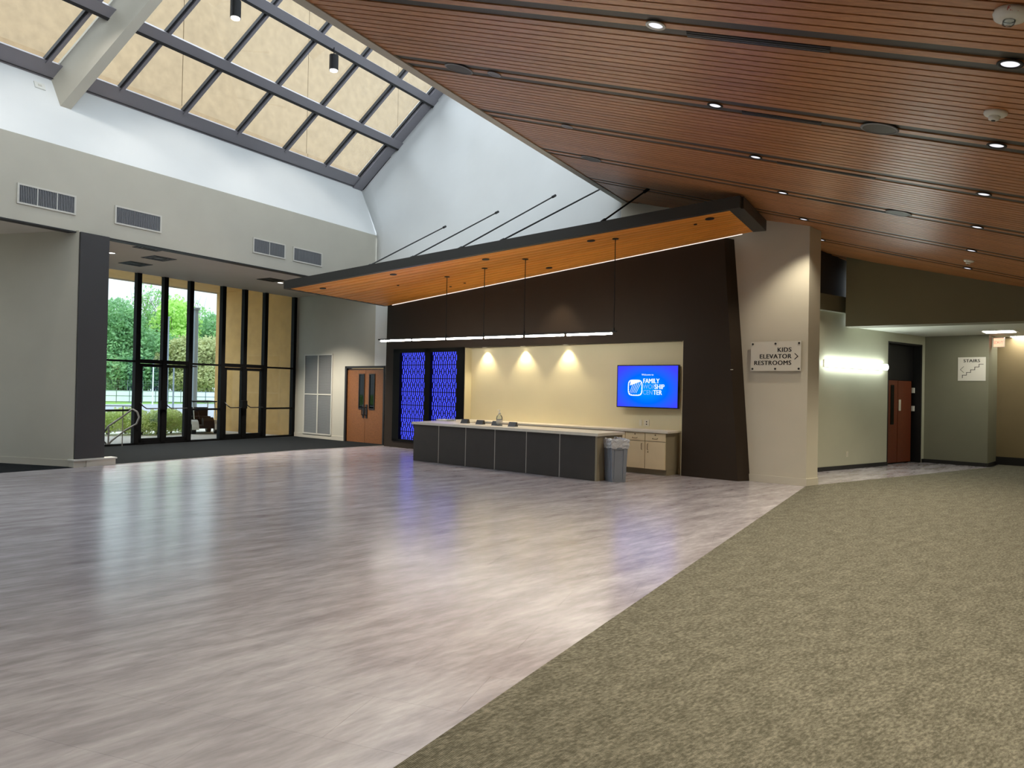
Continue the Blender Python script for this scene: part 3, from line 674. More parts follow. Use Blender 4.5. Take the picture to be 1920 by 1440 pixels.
# ================================================================== BLUE SCREENS
BS = thing('backlit_screen', FE, (6.39, -.25, .17), 'black framed pair of glowing blue lattice panels in the dark wall, left of the niche', 'screen')
f = MB(); X0, X1, Z1 = -1.31, 1.31, 2.46
for a, b in ((X0, -1.05), (-.08, .12), (1.07, X1)): f.box(a, b, -.02, .2, 0, Z1)
f.box(X0, X1, -.02, .2, 0, .06); f.box(X0, X1, -.02, .2, 2.36, Z1); f.build('frame', 'black_frame', BS)
for a, b in ((-1.05, -.08), (.12, 1.07)):
    MB().box(a, b, .075, .085, .05, 2.36).build('light_panel', 'blue', BS)
    m = MB(); nc = 6; pw = (b-a)/nc; ph = .352; nr = 7; z00 = 2.36-.15
    for r in range(nr+1):
        zc = z00-r*ph
        zb = zc-ph/2
        if zb > .06: m.box(a, b, .045, .055, zb-.011, zb+.011)
        for c in range(nc):
            xc = a+pw*(c+.5); hw, hh, th = pw*.27, ph*.27, .0165
            if zc+hh > 2.36 or zc-hh*1.2 < -.06: continue
            y0, y1 = .045, .055
            for sx_ in (-1, 1):
                x = xc+sx_*hw; m.box(x-th, x+th, y0, y1, zc-hh*.6, zc+hh*.6)
                for sz in (-1, 1):
                    m.hexa([(x-th, y0, zc+sz*hh*.6), (x+th, y0, zc+sz*hh*.6), (xc+th*sx_*0+sx_*th, y0, zc+sz*hh), (xc-sx_*th, y0, zc+sz*hh)], [(x-th, y1, zc+sz*hh*.6), (x+th, y1, zc+sz*hh*.6), (xc+sx_*th, y1, zc+sz*hh), (xc-sx_*th, y1, zc+sz*hh)])
                e = a+pw*(c+(1 if sx_ > 0 else 0)); m.box(min(x, e), max(x, e), y0, y1, zc-.012, zc+.012)
            for sz in (-1, 1): m.box(xc-th, xc+th, y0, y1, min(zc+sz*hh, zc+sz*ph/2), max(zc+sz*hh, zc+sz*ph/2))
            xe = a+pw*c
            if c:
                for sz in (-1, 1): m.box(xe-th*.8, xe+th*.8, y0, y1, min(zc+sz*ph*.24, zc+sz*ph/2), max(zc+sz*ph*.24, zc+sz*ph/2))
    o = m.build('lattice', 'lattice', BS); o['kind'] = 'stuff'

# ================================================================== NICHE LIGHTS
for s, lb in ((8.26, 'leftmost warm downlight washing the cream niche wall'), (9.45, 'middle warm downlight washing the cream niche wall'), (10.66, 'rightmost warm downlight washing the cream niche wall')):
    R_ = thing('niche_downlight', FE, (s, -.13, 2.62), lb, 'light', 'downlights in the niche head'); dl_mesh(R_, .05, 'lens_warm', 'grille_frame')
    light('niche_lamp', 'SPOT', None, (0, 0, -.02), 22, (1, .87, .58), R_, spot_size=rad(96), spot_blend=.75, shadow_soft_size=.03)

# ================================================================== RECEPTION COUNTER
RC = thing('reception_counter', FE, (8.105, -2.26, 0), 'long reception counter with charcoal front panels, thin metal seams and pale top', 'counter')
px = [0, .79, 1.58, 2.38, 3.18, 3.97, 4.76]
for a, b in zip(px, px[1:]): MB().box(a+.012, b-.012, 0, .03, .005, .80).build('front_panel', 'panel_dark', RC)
for a in px[1:-1]: MB().box(a-.011, a+.011, .004, .03, .005, .80).build('seam_strip', 'alu', RC)
MB().box(4.75, 4.79, 0, .86, 0, .80).build('end_panel', 'laminate', RC)
m = MB(); m.box(.0, 4.76, .03, .05, 0, .8); m.hexa([(0, .03, 0), (.02, .03, 0), (-.29, 2.0, 0), (-.31, 2.0, 0)], [(0, .03, .8), (.02, .03, .8), (-.29, 2.0, .8), (-.31, 2.0, .8)]); m.box(.05, 4.7, .80, .82, .1, .8); m.build('carcass', 'panel_dark', RC)
m = MB(); m.prism([(-.03, -.03), (4.82, -.03), (4.82, .90), (.6, .90), (.55, 1.62), (-.26, 1.62)], .80, .852); m.build('worktop', 'worktop', RC)
# back cabinets
FC = FE @ M.Translation((0, -.02, 0))
BT = tag(MB().prism([(7.74, -.60), (13.42, -.60), (13.42, -.0), (7.74, -.0)], .82, .856).build('back_worktop', 'worktop', mw=FC), 'pale worktop running along the back of the niche on the maple cabinets', 'worktop')
labs = ['maple base cabinet at the left end of the niche, behind the counter', 'maple base cabinet second from the left, behind the counter', 'maple base cabinet in the middle of the niche, behind the counter', 'maple base cabinet half hidden behind the counter end and grey bin', 'maple base cabinet with two drawers partly seen beside the grey bin', 'maple base cabinet with single drawer and side panel at the right end of the niche']
cx = [7.78, 8.72, 9.66, 10.60, 11.54, 12.48, 13.37]
for i, (a, b) in enumerate(zip(cx, cx[1:])):
    w_ = b-a; R_ = thing('base_cabinet', FC, (a, 0, 0), labs[i], 'cabinet', 'maple base cabinets along the back of the niche')
    m = MB(); m.box(.002, w_-.002, -.555, 0, .11, .82); m.build('body', 'laminate', R_)
    m = MB(); m.box(.01, w_-.01, -.50, -.02, 0, .11); m.build('plinth', 'laminate', R_)
    nd = 2
    for q in range(nd):
        x0, x1 = q*w_/nd+.006, (q+1)*w_/nd-.006
        D_ = MB().box(x0, x1, -.575, -.555, .655, .808).build('drawer', 'maple', R_); xm = (x0+x1)/2
        h = MB(); h.tube([(xm-.05, -.575, .715), (xm-.05, -.60, .70), (xm+.05, -.60, .70), (xm+.05, -.575, .715)], .005, 6); h.build('pull_handle', 'brass', D_)
        MB().cyl((xm, -.583, .775), (xm, -.575, .775), .012, 10).build('lock', 'brass', D_)
        D_ = MB().box(x0, x1, -.575, -.555, .115, .643).build('door', 'maple', R_); xh = x1-.06 if q == 0 else x0+.06
        h = MB(); h.tube([(xh, -.575, .60), (xh, -.60, .59), (xh, -.60, .49), (xh, -.575, .48)], .005, 6); h.build('pull_handle', 'brass', D_)
        if q: MB().cyl((xh, -.583, .44), (xh, -.575, .44), .011, 10).build('lock', 'brass', D_)
# things on the counter
labs = ['black wedge-shaped card stand, leftmost of the four on the counter', 'black wedge-shaped card stand, second from left on the counter', 'black wedge-shaped card stand beside the clear pump bottle', 'black wedge-shaped card stand, rightmost on the counter, right of the bottle']
for (x, y), lb in zip(((1.04, .80), (1.54, .74), (2.02, .70), (2.485, .68)), labs):
    o = MB().yz([(-.07, 0), (.07, 0), (.035, .088), (-.005, .092)], -.082, .082).build('card_stand', 'black_plastic', mw=FE @ M.Translation((8.105+x, -2.26+y-.25, .852)) @ M.Rotation(rad(12), 4, 'Z')); tag(o, lb, 'stand', 'black card stands on the counter')
R_ = thing('pump_bottle', FE, (8.105+2.13, -2.26+.42, .852), 'clear pump bottle of sanitiser standing on the counter between card stands', 'bottle'); R_.scale = (1.12, 1.12, 1.12)
MB().lathe([(.0, 0), (.055, 0), (.058, .01), (.058, .15), (.045, .185), (.018, .205), (.018, .22)], 18).build('bottle_body', 'clear', R_, smooth=True)
MB().lathe([(.0, .008), (.05, .01), (.052, .02), (.052, .12), (.0, .12)], 16).build('liquid', 'liner', R_, smooth=True)
m = MB(); m.lathe([(.022, .215), (.022, .24), (.008, .245), (.008, .275), (.014, .28), (.014, .292), (0, .292)], 12); m.box(-.045, .01, -.008, .008, .28, .292); m.build('pump', 'white_plastic', R_)
MB().lathe([(.0585, .05), (.0587, .11)], 16).build('label', 'sign', R_)
for x, y, r, lb in ((1.25, .42, 20, 'small white leaflet lying on the counter between the first two card stands'), (.9, .38, -14, 'white sheet lying on the counter in front of the first card stand')):
    tag(MB().box(-.1, .1, -.07, .07, 0, .003).build('leaflet', 'paper', mw=FE @ M.Translation((8.105+x, -2.26+y, .852)) @ M.Rotation(rad(r), 4, 'Z')), lb, 'paper')
R_ = thing('brochure_tray', FE, (8.105-.02, -2.26+1.0, .852), 'low clear plastic tray with white sheets at the left end of the counter', 'tray')
m = MB(); m.box(-.2, .2, -.15, .15, 0, .006); m.box(-.2, .2, .144, .15, 0, .07); m.box(-.2, -.194, -.15, .15, 0, .05); m.box(.194, .2, -.15, .15, 0, .05); m.build('tray', 'clear', R_)
MB().box(-.17, .17, -.12, .12, .007, .03).build('sheets', 'paper', R_)

# ================================================================== BIN
BN = thing('trash_can', M.Identity(4), (0, 0, 0), 'slim grey plastic bin with crumpled liner at the right end of the counter', 'bin', mw=fr(1.795, 12.517, 17))
def tap(x0, x1, y0, y1, z0, z1, e0, e1): return [(x0-e0, y0-e0, z0), (x1+e0, y0-e0, z0), (x1+e0, y1+e0, z0), (x0-e0, y1+e0, z0)], [(x0-e1, y0-e1, z1), (x1+e1, y0-e1, z1), (x1+e1, y1+e1, z1), (x0-e1, y1+e1, z1)]
m = MB(); m.hexa(*tap(0, .26, 0, .46, 0, .66, 0, .025)); m.build('body', 'can_grey', BN)
m = MB()
for x0, x1 in ((.03, .06), (.20, .23)): m.hexa([(x0, -.012, .06), (x1, -.012, .06), (x1, 0, .06), (x0, 0, .06)], [(x0, -.034, .6), (x1, -.034, .6), (x1, -.02, .6), (x0, -.02, .6)])
m.hexa([(.03, -.034, .58), (.23, -.034, .58), (.23, -.015, .58), (.03, -.015, .58)], [(.03, -.037, .61), (.23, -.037, .61), (.23, -.015, .61), (.03, -.015, .61)])
for y0, y1 in ((.05, .09), (.36, .40)): m.hexa([(-.012, y0, .06), (-.012, y1, .06), (0, y1, .06), (0, y0, .06)], [(-.034, y0, .6), (-.034, y1, .6), (-.02, y1, .6), (-.02, y0, .6)])
m.build('moulded_rib', 'can_grey', BN)
m = MB(); rings = []
for j, (z, e) in enumerate(((.60, .034), (.63, .040), (.66, .048), (.70, .046), (.735, .052), (.76, .046), (.765, .02), (.70, .005))):
    n_ = 48; ring = []
    for i in range(n_):
        t_ = i/n_*4; sdx = int(t_); q = t_-sdx; c = [(-e, -e), (.26+e, -e), (.26+e, .46+e), (-e, .46+e)]; a, b = c[sdx], c[(sdx+1) % 4]
        jx = random.uniform(-.009, .009) if j < 6 else 0; ring.append((a[0]+(b[0]-a[0])*q+jx, a[1]+(b[1]-a[1])*q+random.uniform(-.009, .009)*(j < 6), z+random.uniform(-.012, .012)))
    rings.append(ring)
vs = sum(rings, []); m.add(vs, [(j*48+i, j*48+(i+1) % 48, (j+1)*48+(i+1) % 48, (j+1)*48+i) for j in range(7) for i in range(48)]); m.build('bin_liner', 'liner', BN)

# ================================================================== TV
TVF = fr(0, 0, -39.66+2); c_ = Ep(12.72, .16, 0)
TV = thing('television', M.Identity(4), (0, 0, 0), 'wall mounted flat television showing a blue welcome screen in the niche', 'television', mw=fr(c_.x, c_.y, -37.6, 1.285))
W_ = .685
m = MB(); m.box(-W_, W_, -.03, .03, 0, .87); m.build('casing', 'black_plastic', TV)
MB().box(-W_+.02, W_-.02, -.034, -.031, .02, .85).build('screen', 'screen', TV)
MB().box(-.2, .2, .03, .12, .25, .6).build('wall_mount', 'black_metal', TV)
text('Welcome to', .052, None, 'screen_text', 'tv_text', TV, loc=(-.12, -.037, .655))
for i, (s_, f_) in enumerate((('FAMILY', 'tv_text'), ('WORSHIP', None), ('CENTER', None))):
    z = .50-.115*i
    if f_: text(s_, .135, None, 'screen_text', f_, TV, loc=(-.085, -.037, z), bold=.003, sx=.82)
text('WOR', .135, None, 'screen_text', 'tv_faint', TV, loc=(-.085, -.037, .385), sx=.82); text('SHIP', .135, None, 'screen_text', 'tv_text', TV, loc=(.17, -.037, .385), bold=.003, sx=.82)
text('CEN', .135, None, 'screen_text', 'tv_faint', TV, loc=(-.085, -.037, .27), sx=.82); text('TER', .135, None, 'screen_text', 'tv_text', TV, loc=(.145, -.037, .27), bold=.003, sx=.82)
def sqring(cx_, cz, r, th, n=48, p=4):
    mb = MB(); pts = []
    for i in range(n):
        t_ = 2*math.pi*i/n; c, s = math.cos(t_), math.sin(t_); k_ = 1/((abs(c)**p+abs(s)**p)**(1/p)); pts.append((c*k_, s*k_))
    vs = [(cx_+x*r, -.037, cz+y*r) for x, y in pts]+[(cx_+x*(r-th*(1+.5*math.sin(3*i))), -.037, cz+y*(r-th*(1+.5*math.sin(3*i)))) for i, (x, y) in enumerate(pts)]
    mb.add(vs, [(i, (i+1) % n, n+(i+1) % n, n+i) for i in range(n)]); return mb
m = sqring(-.26, .405, .165, .022)
for k_ in range(-2, 3):
    x = -.26+k_*.035; m.add([(x-.05, -.037, .30), (x-.043, -.037, .30), (x+.05+k_*.008, -.037, .51), (x+.040+k_*.008, -.037, .51)], [(0, 1, 2, 3)])
m.build('screen_emblem', 'tv_text', TV)
m = MB(); m.add([(-.38, -.0365, .45), (-.14, -.0365, .53), (-.17, -.0365, .555), (-.36, -.0365, .55)], [(0, 1, 2, 3)]); m.build('screen_emblem', 'tv_text', TV)
# outlets
def plate(F, loc_, lb, cat='outlet', w_=.075, h=.12, mat='off_plastic', sock=True, name='wall_outlet', grp=None):
    R_ = thing(name, F, loc_, lb, cat, grp); MB().box(-w_/2, w_/2, -.008, 0, -h/2, h/2).build('plate', mat, R_)
    if sock:
        g = MB(); g.cyl((0, -.011, .025), (0, -.008, .025), .014, 8); g.cyl((0, -.011, -.025), (0, -.008, -.025), .014, 8); g.build('socket', 'bronze_dark' if sock == 2 else 'grille_frame', R_)
    return R_
plate(FE, (12.50, -.021, .975), 'blank ivory wall plate in the niche, left of the outlet box', mat='off_plastic', sock=False, w_=.06, name='wall_plate', cat='plate')
plate(FE, (12.64, -.021, .975), 'ivory outlet plate with dark socket in the niche below the television', w_=.12, h=.13, sock=2)
plate(FS, (.245, .02, .42), 'ivory outlet plate low on the charcoal pillar', h=.15)
plate(FF, (1.20, 0, .33), 'ivory outlet plate low on the corridor wall under the strip light')
plate(FE, (14.52, -.27, 2.05), 'small pale clip near the right edge of the dark feature wall', 'plate', .05, .012, 'grille_frame', False, 'wall_plate')
pp = V((-8.98, 13.16, 7.12))
R_ = thing('skylight_wall_plate', M.Identity(4), (0, 0, 0), 'white square wall plate on the white band beside the big beam', 'plate', mw=M.Translation(FS @ V((-.72, -.0, 0))) )
Fb = (P0-K0).normalized()
bo = FS @ V((-1.0, 0, 5.895)); bn = AV.cross(Fb).normalized(); bn = bn if bn.dot(CAM-bo) > 0 else -bn
R_.matrix_world = M(((AV.x, -bn.x, 0, 0), (AV.y, -bn.y, 0, 0), (AV.z, -bn.z, 1, 0), (0, 0, 0, 1)))
bandd = (kp(-9, 0)-(FS @ V((-1.1, 0, 5.895)))); pc_ = None
# point of the band seen left of the beam
best = None
for i in range(60):
    for j in range(20):
        p = (K0-AV*(i*.2))*(1-j/20)+(kp(-i*.2, 0))*(j/20)
        d = p-CAM; z = d.dot(fwd); x = 960+FPX*d.dot(rt)/z; y = 720-FPX*d.dot(upv)/z
        e = (x-73)**2+(y-159)**2
        if best is None or e < best[0]: best = (e, p)
pm = best[1]; zz = Fb-AV*Fb.dot(AV); zz.normalize(); nn = AV.cross(zz)
R_.matrix_world = M(((AV.x, nn.x, zz.x, pm.x), (AV.y, nn.y, zz.y, pm.y), (AV.z, nn.z, zz.z, pm.z), (0, 0, 0, 1)))
MB().box(-.09, .09, -.02, .02, -.07, .07).build('plate', 'white_plastic', R_); MB().box(-.03, .03, -.028, .028, -.02, .02).build('sensor_window', 'grille_frame', R_)

# ================================================================== SIGNS
SG = thing('wayfinding_sign', FE, (15.235, 0, 2.03), 'white acrylic sign reading KIDS ELEVATOR RESTROOMS on the beige pillar', 'sign')
MB().box(-.45, .45, -.045, -.035, 0, .535).build('sign_board', 'sign', SG)
for x in (-.415, 0, .415):
    for z in (.04, .495): MB().cyl((x, 0, z), (x, -.052, z), .018, 12).build('standoff', 'black_metal', SG)
for i, s_ in enumerate(('KIDS', 'ELEVATOR', 'RESTROOMS')): text(s_, .112, None, 'lettering', 'ink', SG, loc=(.285, -.046, .345-.117*i), align='RIGHT', bold=.0035, space=1.09)
m = MB(); m.hexa([(.335, -.047, .31), (.345, -.047, .318), (.405, -.047, .262), (.395, -.047, .254)], [(.335, -.045, .31), (.345, -.045, .318), (.405, -.045, .262), (.395, -.045, .254)])
m.hexa([(.335, -.047, .212), (.345, -.047, .204), (.405, -.047, .262), (.395, -.047, .270)], [(.335, -.045, .212), (.345, -.045, .204), (.405, -.045, .262), (.395, -.045, .270)]); m.build('arrow', 'ink', SG)
SG = thing('stairs_sign', FT, (1.03, 0, 2.035), 'white STAIRS sign with stepped line and left arrow on the sage wall', 'sign')
MB().box(-.285, .285, -.012, 0, 0, .565).build('sign_board', 'sign', SG)
text('STAIRS', .105, None, 'lettering', 'ink', SG, loc=(0, -.014, .445), align='CENTER', bold=.003, space=1.08)
m = MB(); x, z = -.19, .07; pts = [(x, z)]
for i in range(5): z += .065; pts.append((x, z)); x += .085; pts.append((x, z))
for (x0, z0), (x1, z1) in zip(pts, pts[1:]): m.box(min(x0, x1)-.006, max(x0, x1)+.006, -.015, -.012, min(z0, z1)-.006, max(z0, z1)+.006)
m.build('step_line', 'ink', SG)
m = MB(); m.hexa([(-.24, -.015, .27), (-.228, -.015, .27), (-.155, -.015, .345), (-.167, -.015, .345)], [(-.24, -.012, .27), (-.228, -.012, .27), (-.155, -.012, .345), (-.167, -.012, .345)])
m.hexa([(-.24, -.015, .27), (-.228, -.015, .27), (-.155, -.015, .195), (-.167, -.015, .195)], [(-.24, -.012, .27), (-.228, -.012, .27), (-.155, -.012, .195), (-.167, -.012, .195)]); m.build('arrow', 'ink', SG)
# exit sign
pe = FT @ V((1.50, .35, 2.98))
R_ = thing('exit_sign', M.Identity(4), (0, 0, 0), 'small glowing red exit sign high at the end of the stairs wall', 'sign', mw=fr(pe.x, pe.y, -44, pe.z))
MB().box(-.1, .12, -.03, .03, -.13, .1).build('housing', 'white_plastic', R_); MB().box(-.09, .11, -.034, -.031, -.12, .08).build('face', 'exit', R_); text('EXIT', .09, None, 'lettering', 'white_plastic', R_, loc=(.01, -.036, -.05), align='CENTER')

# ================================================================== CORRIDOR LIGHTS, DOOR
R_ = thing('wall_strip_light', FF, (1.47, 0, 2.225), 'long bright fluorescent strip fixture on the corridor wall', 'light')
MB().box(-1.26, 1.26, -.03, 0, 0, .14).build('backplate', 'white_plastic', R_)
m = MB()
for a, b in ((-1.25, -.005), (.005, 1.25)): m.yz([(-.03, 0), (-.10, .005), (-.12, .045), (-.12, .095), (-.10, .135), (-.03, .14)], a, b)
m.build('diffuser', 'diffuser', R_)
R_2 = []
for (x, y), lb in zip(((10.9, 15.9), (12.3, 17.0)), ('square glowing ceiling light in the corridor, nearer one at the right edge', 'square glowing ceiling light in the corridor, farther one by the exit sign')):
    T_ = thing('ceiling_troffer', fr(x, y, -42), (0, 0, 3.13), lb, 'light', 'corridor ceiling lights')
    m = MB(); m.box(-.33, .33, -.33, .33, -.015, 0); m.build('frame', 'white_plastic', T_); MB().box(-.28, .28, -.28, .28, -.02, -.015).build('diffuser', 'troffer', T_)
D = sroot('door_4', FF)
MB().box(2.93, 4.62, .19, .24, 2.02, 2.95).build('transom_panel', 'black_metal', D)
m = MB(); m.box(2.93, 2.98, 0, .3, 0, 2.92); m.box(4.55, 4.62, 0, .3, 0, 2.92); m.box(2.93, 4.62, 0, .3, 2.88, 2.92); m.build('door_frame', 'black_metal', D)
MB().box(2.93, 4.62, .24, .3, 0, 2.92).build('back_panel', 'black_metal', D)
for h, (a0, a1) in enumerate(((2.98, 3.74), (3.76, 4.42))):
    L = MB().box(a0, a1, .16, .205, .03, 2.01).build('door_leaf', 'door_red', D)
    x = 3.45 if h == 0 else 4.3
    if h == 0: MB().box(3.40, 3.55, .15, .161, .95, 1.9).build('vision_glass', 'glass_door', L)
    MB().box((a0+.03) if h else a0+.04, (a0+.12) if h else a0+.1, .145, .16, 1.28 if h else 1.0, 1.55 if h else 1.04).build('notice' if h else 'push_plate', 'off_plastic' if h else 'bronze_dark', L)
for z in (1.72, 1.27): MB().box(4.46, 4.52, .12, .17, z, z+.13).build('wall_switch', 'white_plastic', D)

# ================================================================== WOOD CEILING FITTINGS
def cmat(t, c, h=-.0): 
    p = cp(t, c, h); z = -CN; x = -SP; y = z.cross(x)
    return M(((x.x, y.x, z.x, p.x), (x.y, y.y, z.y, p.y), (x.z, y.z, z.z, p.z), (0, 0, 0, 1)))
dls = [(3.724, -6.03, 'dull round downlight beside the round speaker near the skylight edge', 0), (1.545, -7.85, 'round white-rimmed downlight high in the nearest strip, left of the slot diffuser', 1), (-.953, -7.85, 'round downlight at the right edge of the nearest ceiling strip', 1),
 (1.211, -6.03, 'round downlight in second ceiling strip, left of the second slot diffuser', 1), (-1.346, -6.03, 'round downlight in second ceiling strip at the right edge, below the smoke detector', 1),
 (3.368, -4.21, 'dull round downlight in third ceiling strip near the skylight edge', 0), (.846, -4.21, 'round downlight in third ceiling strip above the canopy end', 1), (-1.692, -4.21, 'round downlight in third ceiling strip at the right edge', 1),
 (.496, -2.39, 'round downlight in fourth ceiling strip, left half, behind the canopy end', 1), (-2.06, -2.39, 'round downlight in fourth ceiling strip at the right edge', 1),
 (.13, -.57, 'round downlight in front of the beige pillar wall', 1), (-2.417, -.57, 'round downlight in fifth ceiling strip above the corridor downstand', 1),
 (-.266, 1.25, 'small downlight in farthest ceiling strip behind the beige pillar', 1), (-2.781, 1.25, 'small downlight in farthest ceiling strip beside the pale detector', 1)]
for t, c, lb, on in dls:
    R_ = thing('downlight', None, None, lb, 'light', 'downlights in the slatted wood ceiling', mw=cmat(t, c)); dl_mesh(R_, .068, 'lens' if on else 'grille', ('white_plastic' if t == 1.545 else 'black_metal') if on else 'bronze')
    if on:
        e = {.13: 62}.get(t, 110)
        L = light('ceiling_lamp', 'SPOT', None, (0, 0, -.03), e, (1, .90, .70), R_, spot_size=rad(105), spot_blend=.7, shadow_soft_size=.05)
        L.rotation_mode = 'QUATERNION'; L.rotation_quaternion = R_.matrix_world.to_quaternion().inverted()
for t, c in ((1.9, -9.67), (-.6, -9.67), (1.5, -11.4), (-1.3, -11.2)):  # unseen downlights added to light the foreground carpet
    R_ = thing('downlight', None, None, 'unseen downlight added behind the viewpoint to light the carpet', 'light', 'added downlights behind the viewpoint', mw=cmat(t, c)); dl_mesh(R_, .068)
    L = light('ceiling_lamp', 'SPOT', None, (0, 0, -.03), 110, (1, .90, .70), R_, spot_size=rad(105), spot_blend=.7, shadow_soft_size=.05)
    L.rotation_mode = 'QUATERNION'; L.rotation_quaternion = R_.matrix_world.to_quaternion().inverted()
for t, c, lb in ((4.179, -6.03, 'flat round grey speaker in ceiling strip near the skylight edge'), (-.356, -6.03, 'flat round grey speaker in second ceiling strip, upper right'), (3.485, -2.39, 'flat round speaker in fourth ceiling strip above the tension rods'), (-1.077, -2.39, 'flat round pale speaker in fourth ceiling strip at the glossy patch')):
    R_ = thing('ceiling_speaker', None, None, lb, 'speaker', 'round speakers in the wood ceiling', mw=cmat(t, c))
    MB().lathe([(.165, 0), (.172, -.006), (.15, -.012), (.15, -.004)], 28).build('rim', 'grille', R_, smooth=True); MB().lathe([(.001, -.007), (.15, -.007), (.15, 0), (.001, 0)], 28).build('grille', 'reveal', R_)
for t0, t1, c, lb in ((1.306, .214, -7.735, 'long black slot diffuser in the nearest ceiling strip'), (.945, .167, -5.915, 'black slot diffuser in second ceiling strip'), (.587, -.559, -4.095, 'black slot diffuser in third ceiling strip'), (.15, -1.1, -2.275, 'black slot diffuser in fourth ceiling strip'), (-1.25, -1.96, 1.365, 'short black slot diffuser in farthest ceiling strip')):
    R_ = thing('slot_diffuser', None, None, lb, 'vent', 'slot diffusers in the wood ceiling', mw=cmat((t0+t1)/2, c, .004)); h = (t0-t1)/2
    MB().box(-h, h, -.055, .055, -.006, .004).build('frame', 'black_metal', R_)
    m = MB(); m.box(-h, h, -.018, -.010, -.012, -.006); m.box(-h, h, .012, .020, -.012, -.006); m.build('blade', 'steel', R_)
for t, c, r, lb in ((-1.12, -6.87, .085, 'white smoke detector on the wood ceiling at the right, below the fire alarm'), (-2.608, .4, .08, 'pale smoke detector on the far wood ceiling near the corridor')):
    R_ = thing('smoke_detector', None, None, lb, 'detector', mw=cmat(t, c))
    MB().lathe([(r, 0), (r, -.018), (r*.85, -.03), (r*.5, -.036)], 24).build('base', 'white_plastic', R_, smooth=True); MB().lathe([(r*.5, -.034), (r*.45, -.06), (r*.3, -.066), (0, -.066)], 20).build('chamber', 'white_plastic', R_, smooth=True); MB().lathe([(r*.18, -.064), (r*.18, -.071), (0, -.071)], 12).build('sensor', 'grille_dark', R_)
R_ = thing('fire_alarm_strobe', None, None, 'white round fire alarm strobe at the top right corner of the ceiling', 'alarm', mw=cmat(-.756, -8.60))
MB().lathe([(.095, 0), (.098, -.02), (.085, -.045), (.05, -.055), (0, -.055)], 28).build('housing', 'white_plastic', R_, smooth=True); MB().lathe([(.035, -.05), (.03, -.08), (0, -.085)], 16).build('strobe_lens', 'clear', R_, smooth=True)
tx = text('FIRE', .035, None, 'lettering', 'red', R_); tx.matrix_local = M.Translation((-.045, -.088, -.035)) @ M.Rotation(rad(8), 4, 'X'); 

# hanging spot cylinders under the skylight; last two unseen, added to light the floor
for a, lb in ((-3.93, 'black cylinder spotlight hanging under the skylight, right one'), (-6.70, 'black cylinder spotlight hanging under the skylight at the top edge, left one'), (-9.47, 'unseen cylinder spotlight added just above the frame to light the floor'), (-12.24, 'unseen cylinder spotlight added behind the viewpoint to light the floor')):
    p = kp(a, 3.12, .2)
    R_ = thing('cylinder_spotlight', M.Identity(4), (0, 0, 0), lb, 'light', 'cylinder spotlights under the skylight', mw=M.Translation(p+V((0, 0, -.02))))
    MB().cyl((0, 0, .3), (0, 0, -.06), .012, 6).build('stem', 'black_metal', R_)
    MB().cyl((0, 0, -.06), (0, 0, -.42), .108, 20).build('cylinder_body', 'black_metal', R_, smooth=False); MB().cyl((0, 0, -.421), (0, 0, -.44), .095, 20, .085).build('lens', 'lens_day', R_)
    light('spot_lamp', 'SPOT', None, (0, 0, -.47), 45, (1, .95, .88), R_, spot_size=rad(95), spot_blend=.5, shadow_soft_size=.08)

# ================================================================== OUTDOORS
# porch soffit, tall precast panels, porch side wall
ext = sroot('wall_precast', FW)
m = MB(); m.hexa([(.02, .2, 0), (.15, 4.22, 0), (7, 4.22, 0), (7, .2, 0)], [(.02, .2, 4.79), (.15, 4.22, 4.79), (7, 4.22, 4.79), (7, .2, 4.79)]); m.build('porch_side_wall', 'porch', ext)
MB().box(-12, 7, .2, 4.04, 4.79, 5.0).build('porch_soffit', 'porch', ext)
for i in range(5):
    a0 = -12.13+5.36*i
    MB().box(a0+.012, a0+5.348, 4.04, 4.4, 4.79, 10.80).build('precast_panel', 'precast_low', ext)
    MB().box(a0+.012, a0+5.348, 4.12, 4.4, 10.83, 16.6).build('precast_panel', 'precast', ext)
# ground
def gbox(name, F, x0, x1, y0, y1, z0, z1, mat): return struct(MB().box(x0, x1, y0, y1, z0, z1).build(name, mat, mw=F))
gbox('floor', FW, -14, 7, .2, 5.2, -.1, -.005, 'walk')
gbox('floor', FW, -60, 60, 5.2, 9.5, -.12, -.03, 'dirt'); gbox('floor', FW, -90, 90, 9.5, 36, -.14, -.04, 'road'); gbox('floor', FW, -150, 150, 36, 120, -.16, -.05, 'grass')
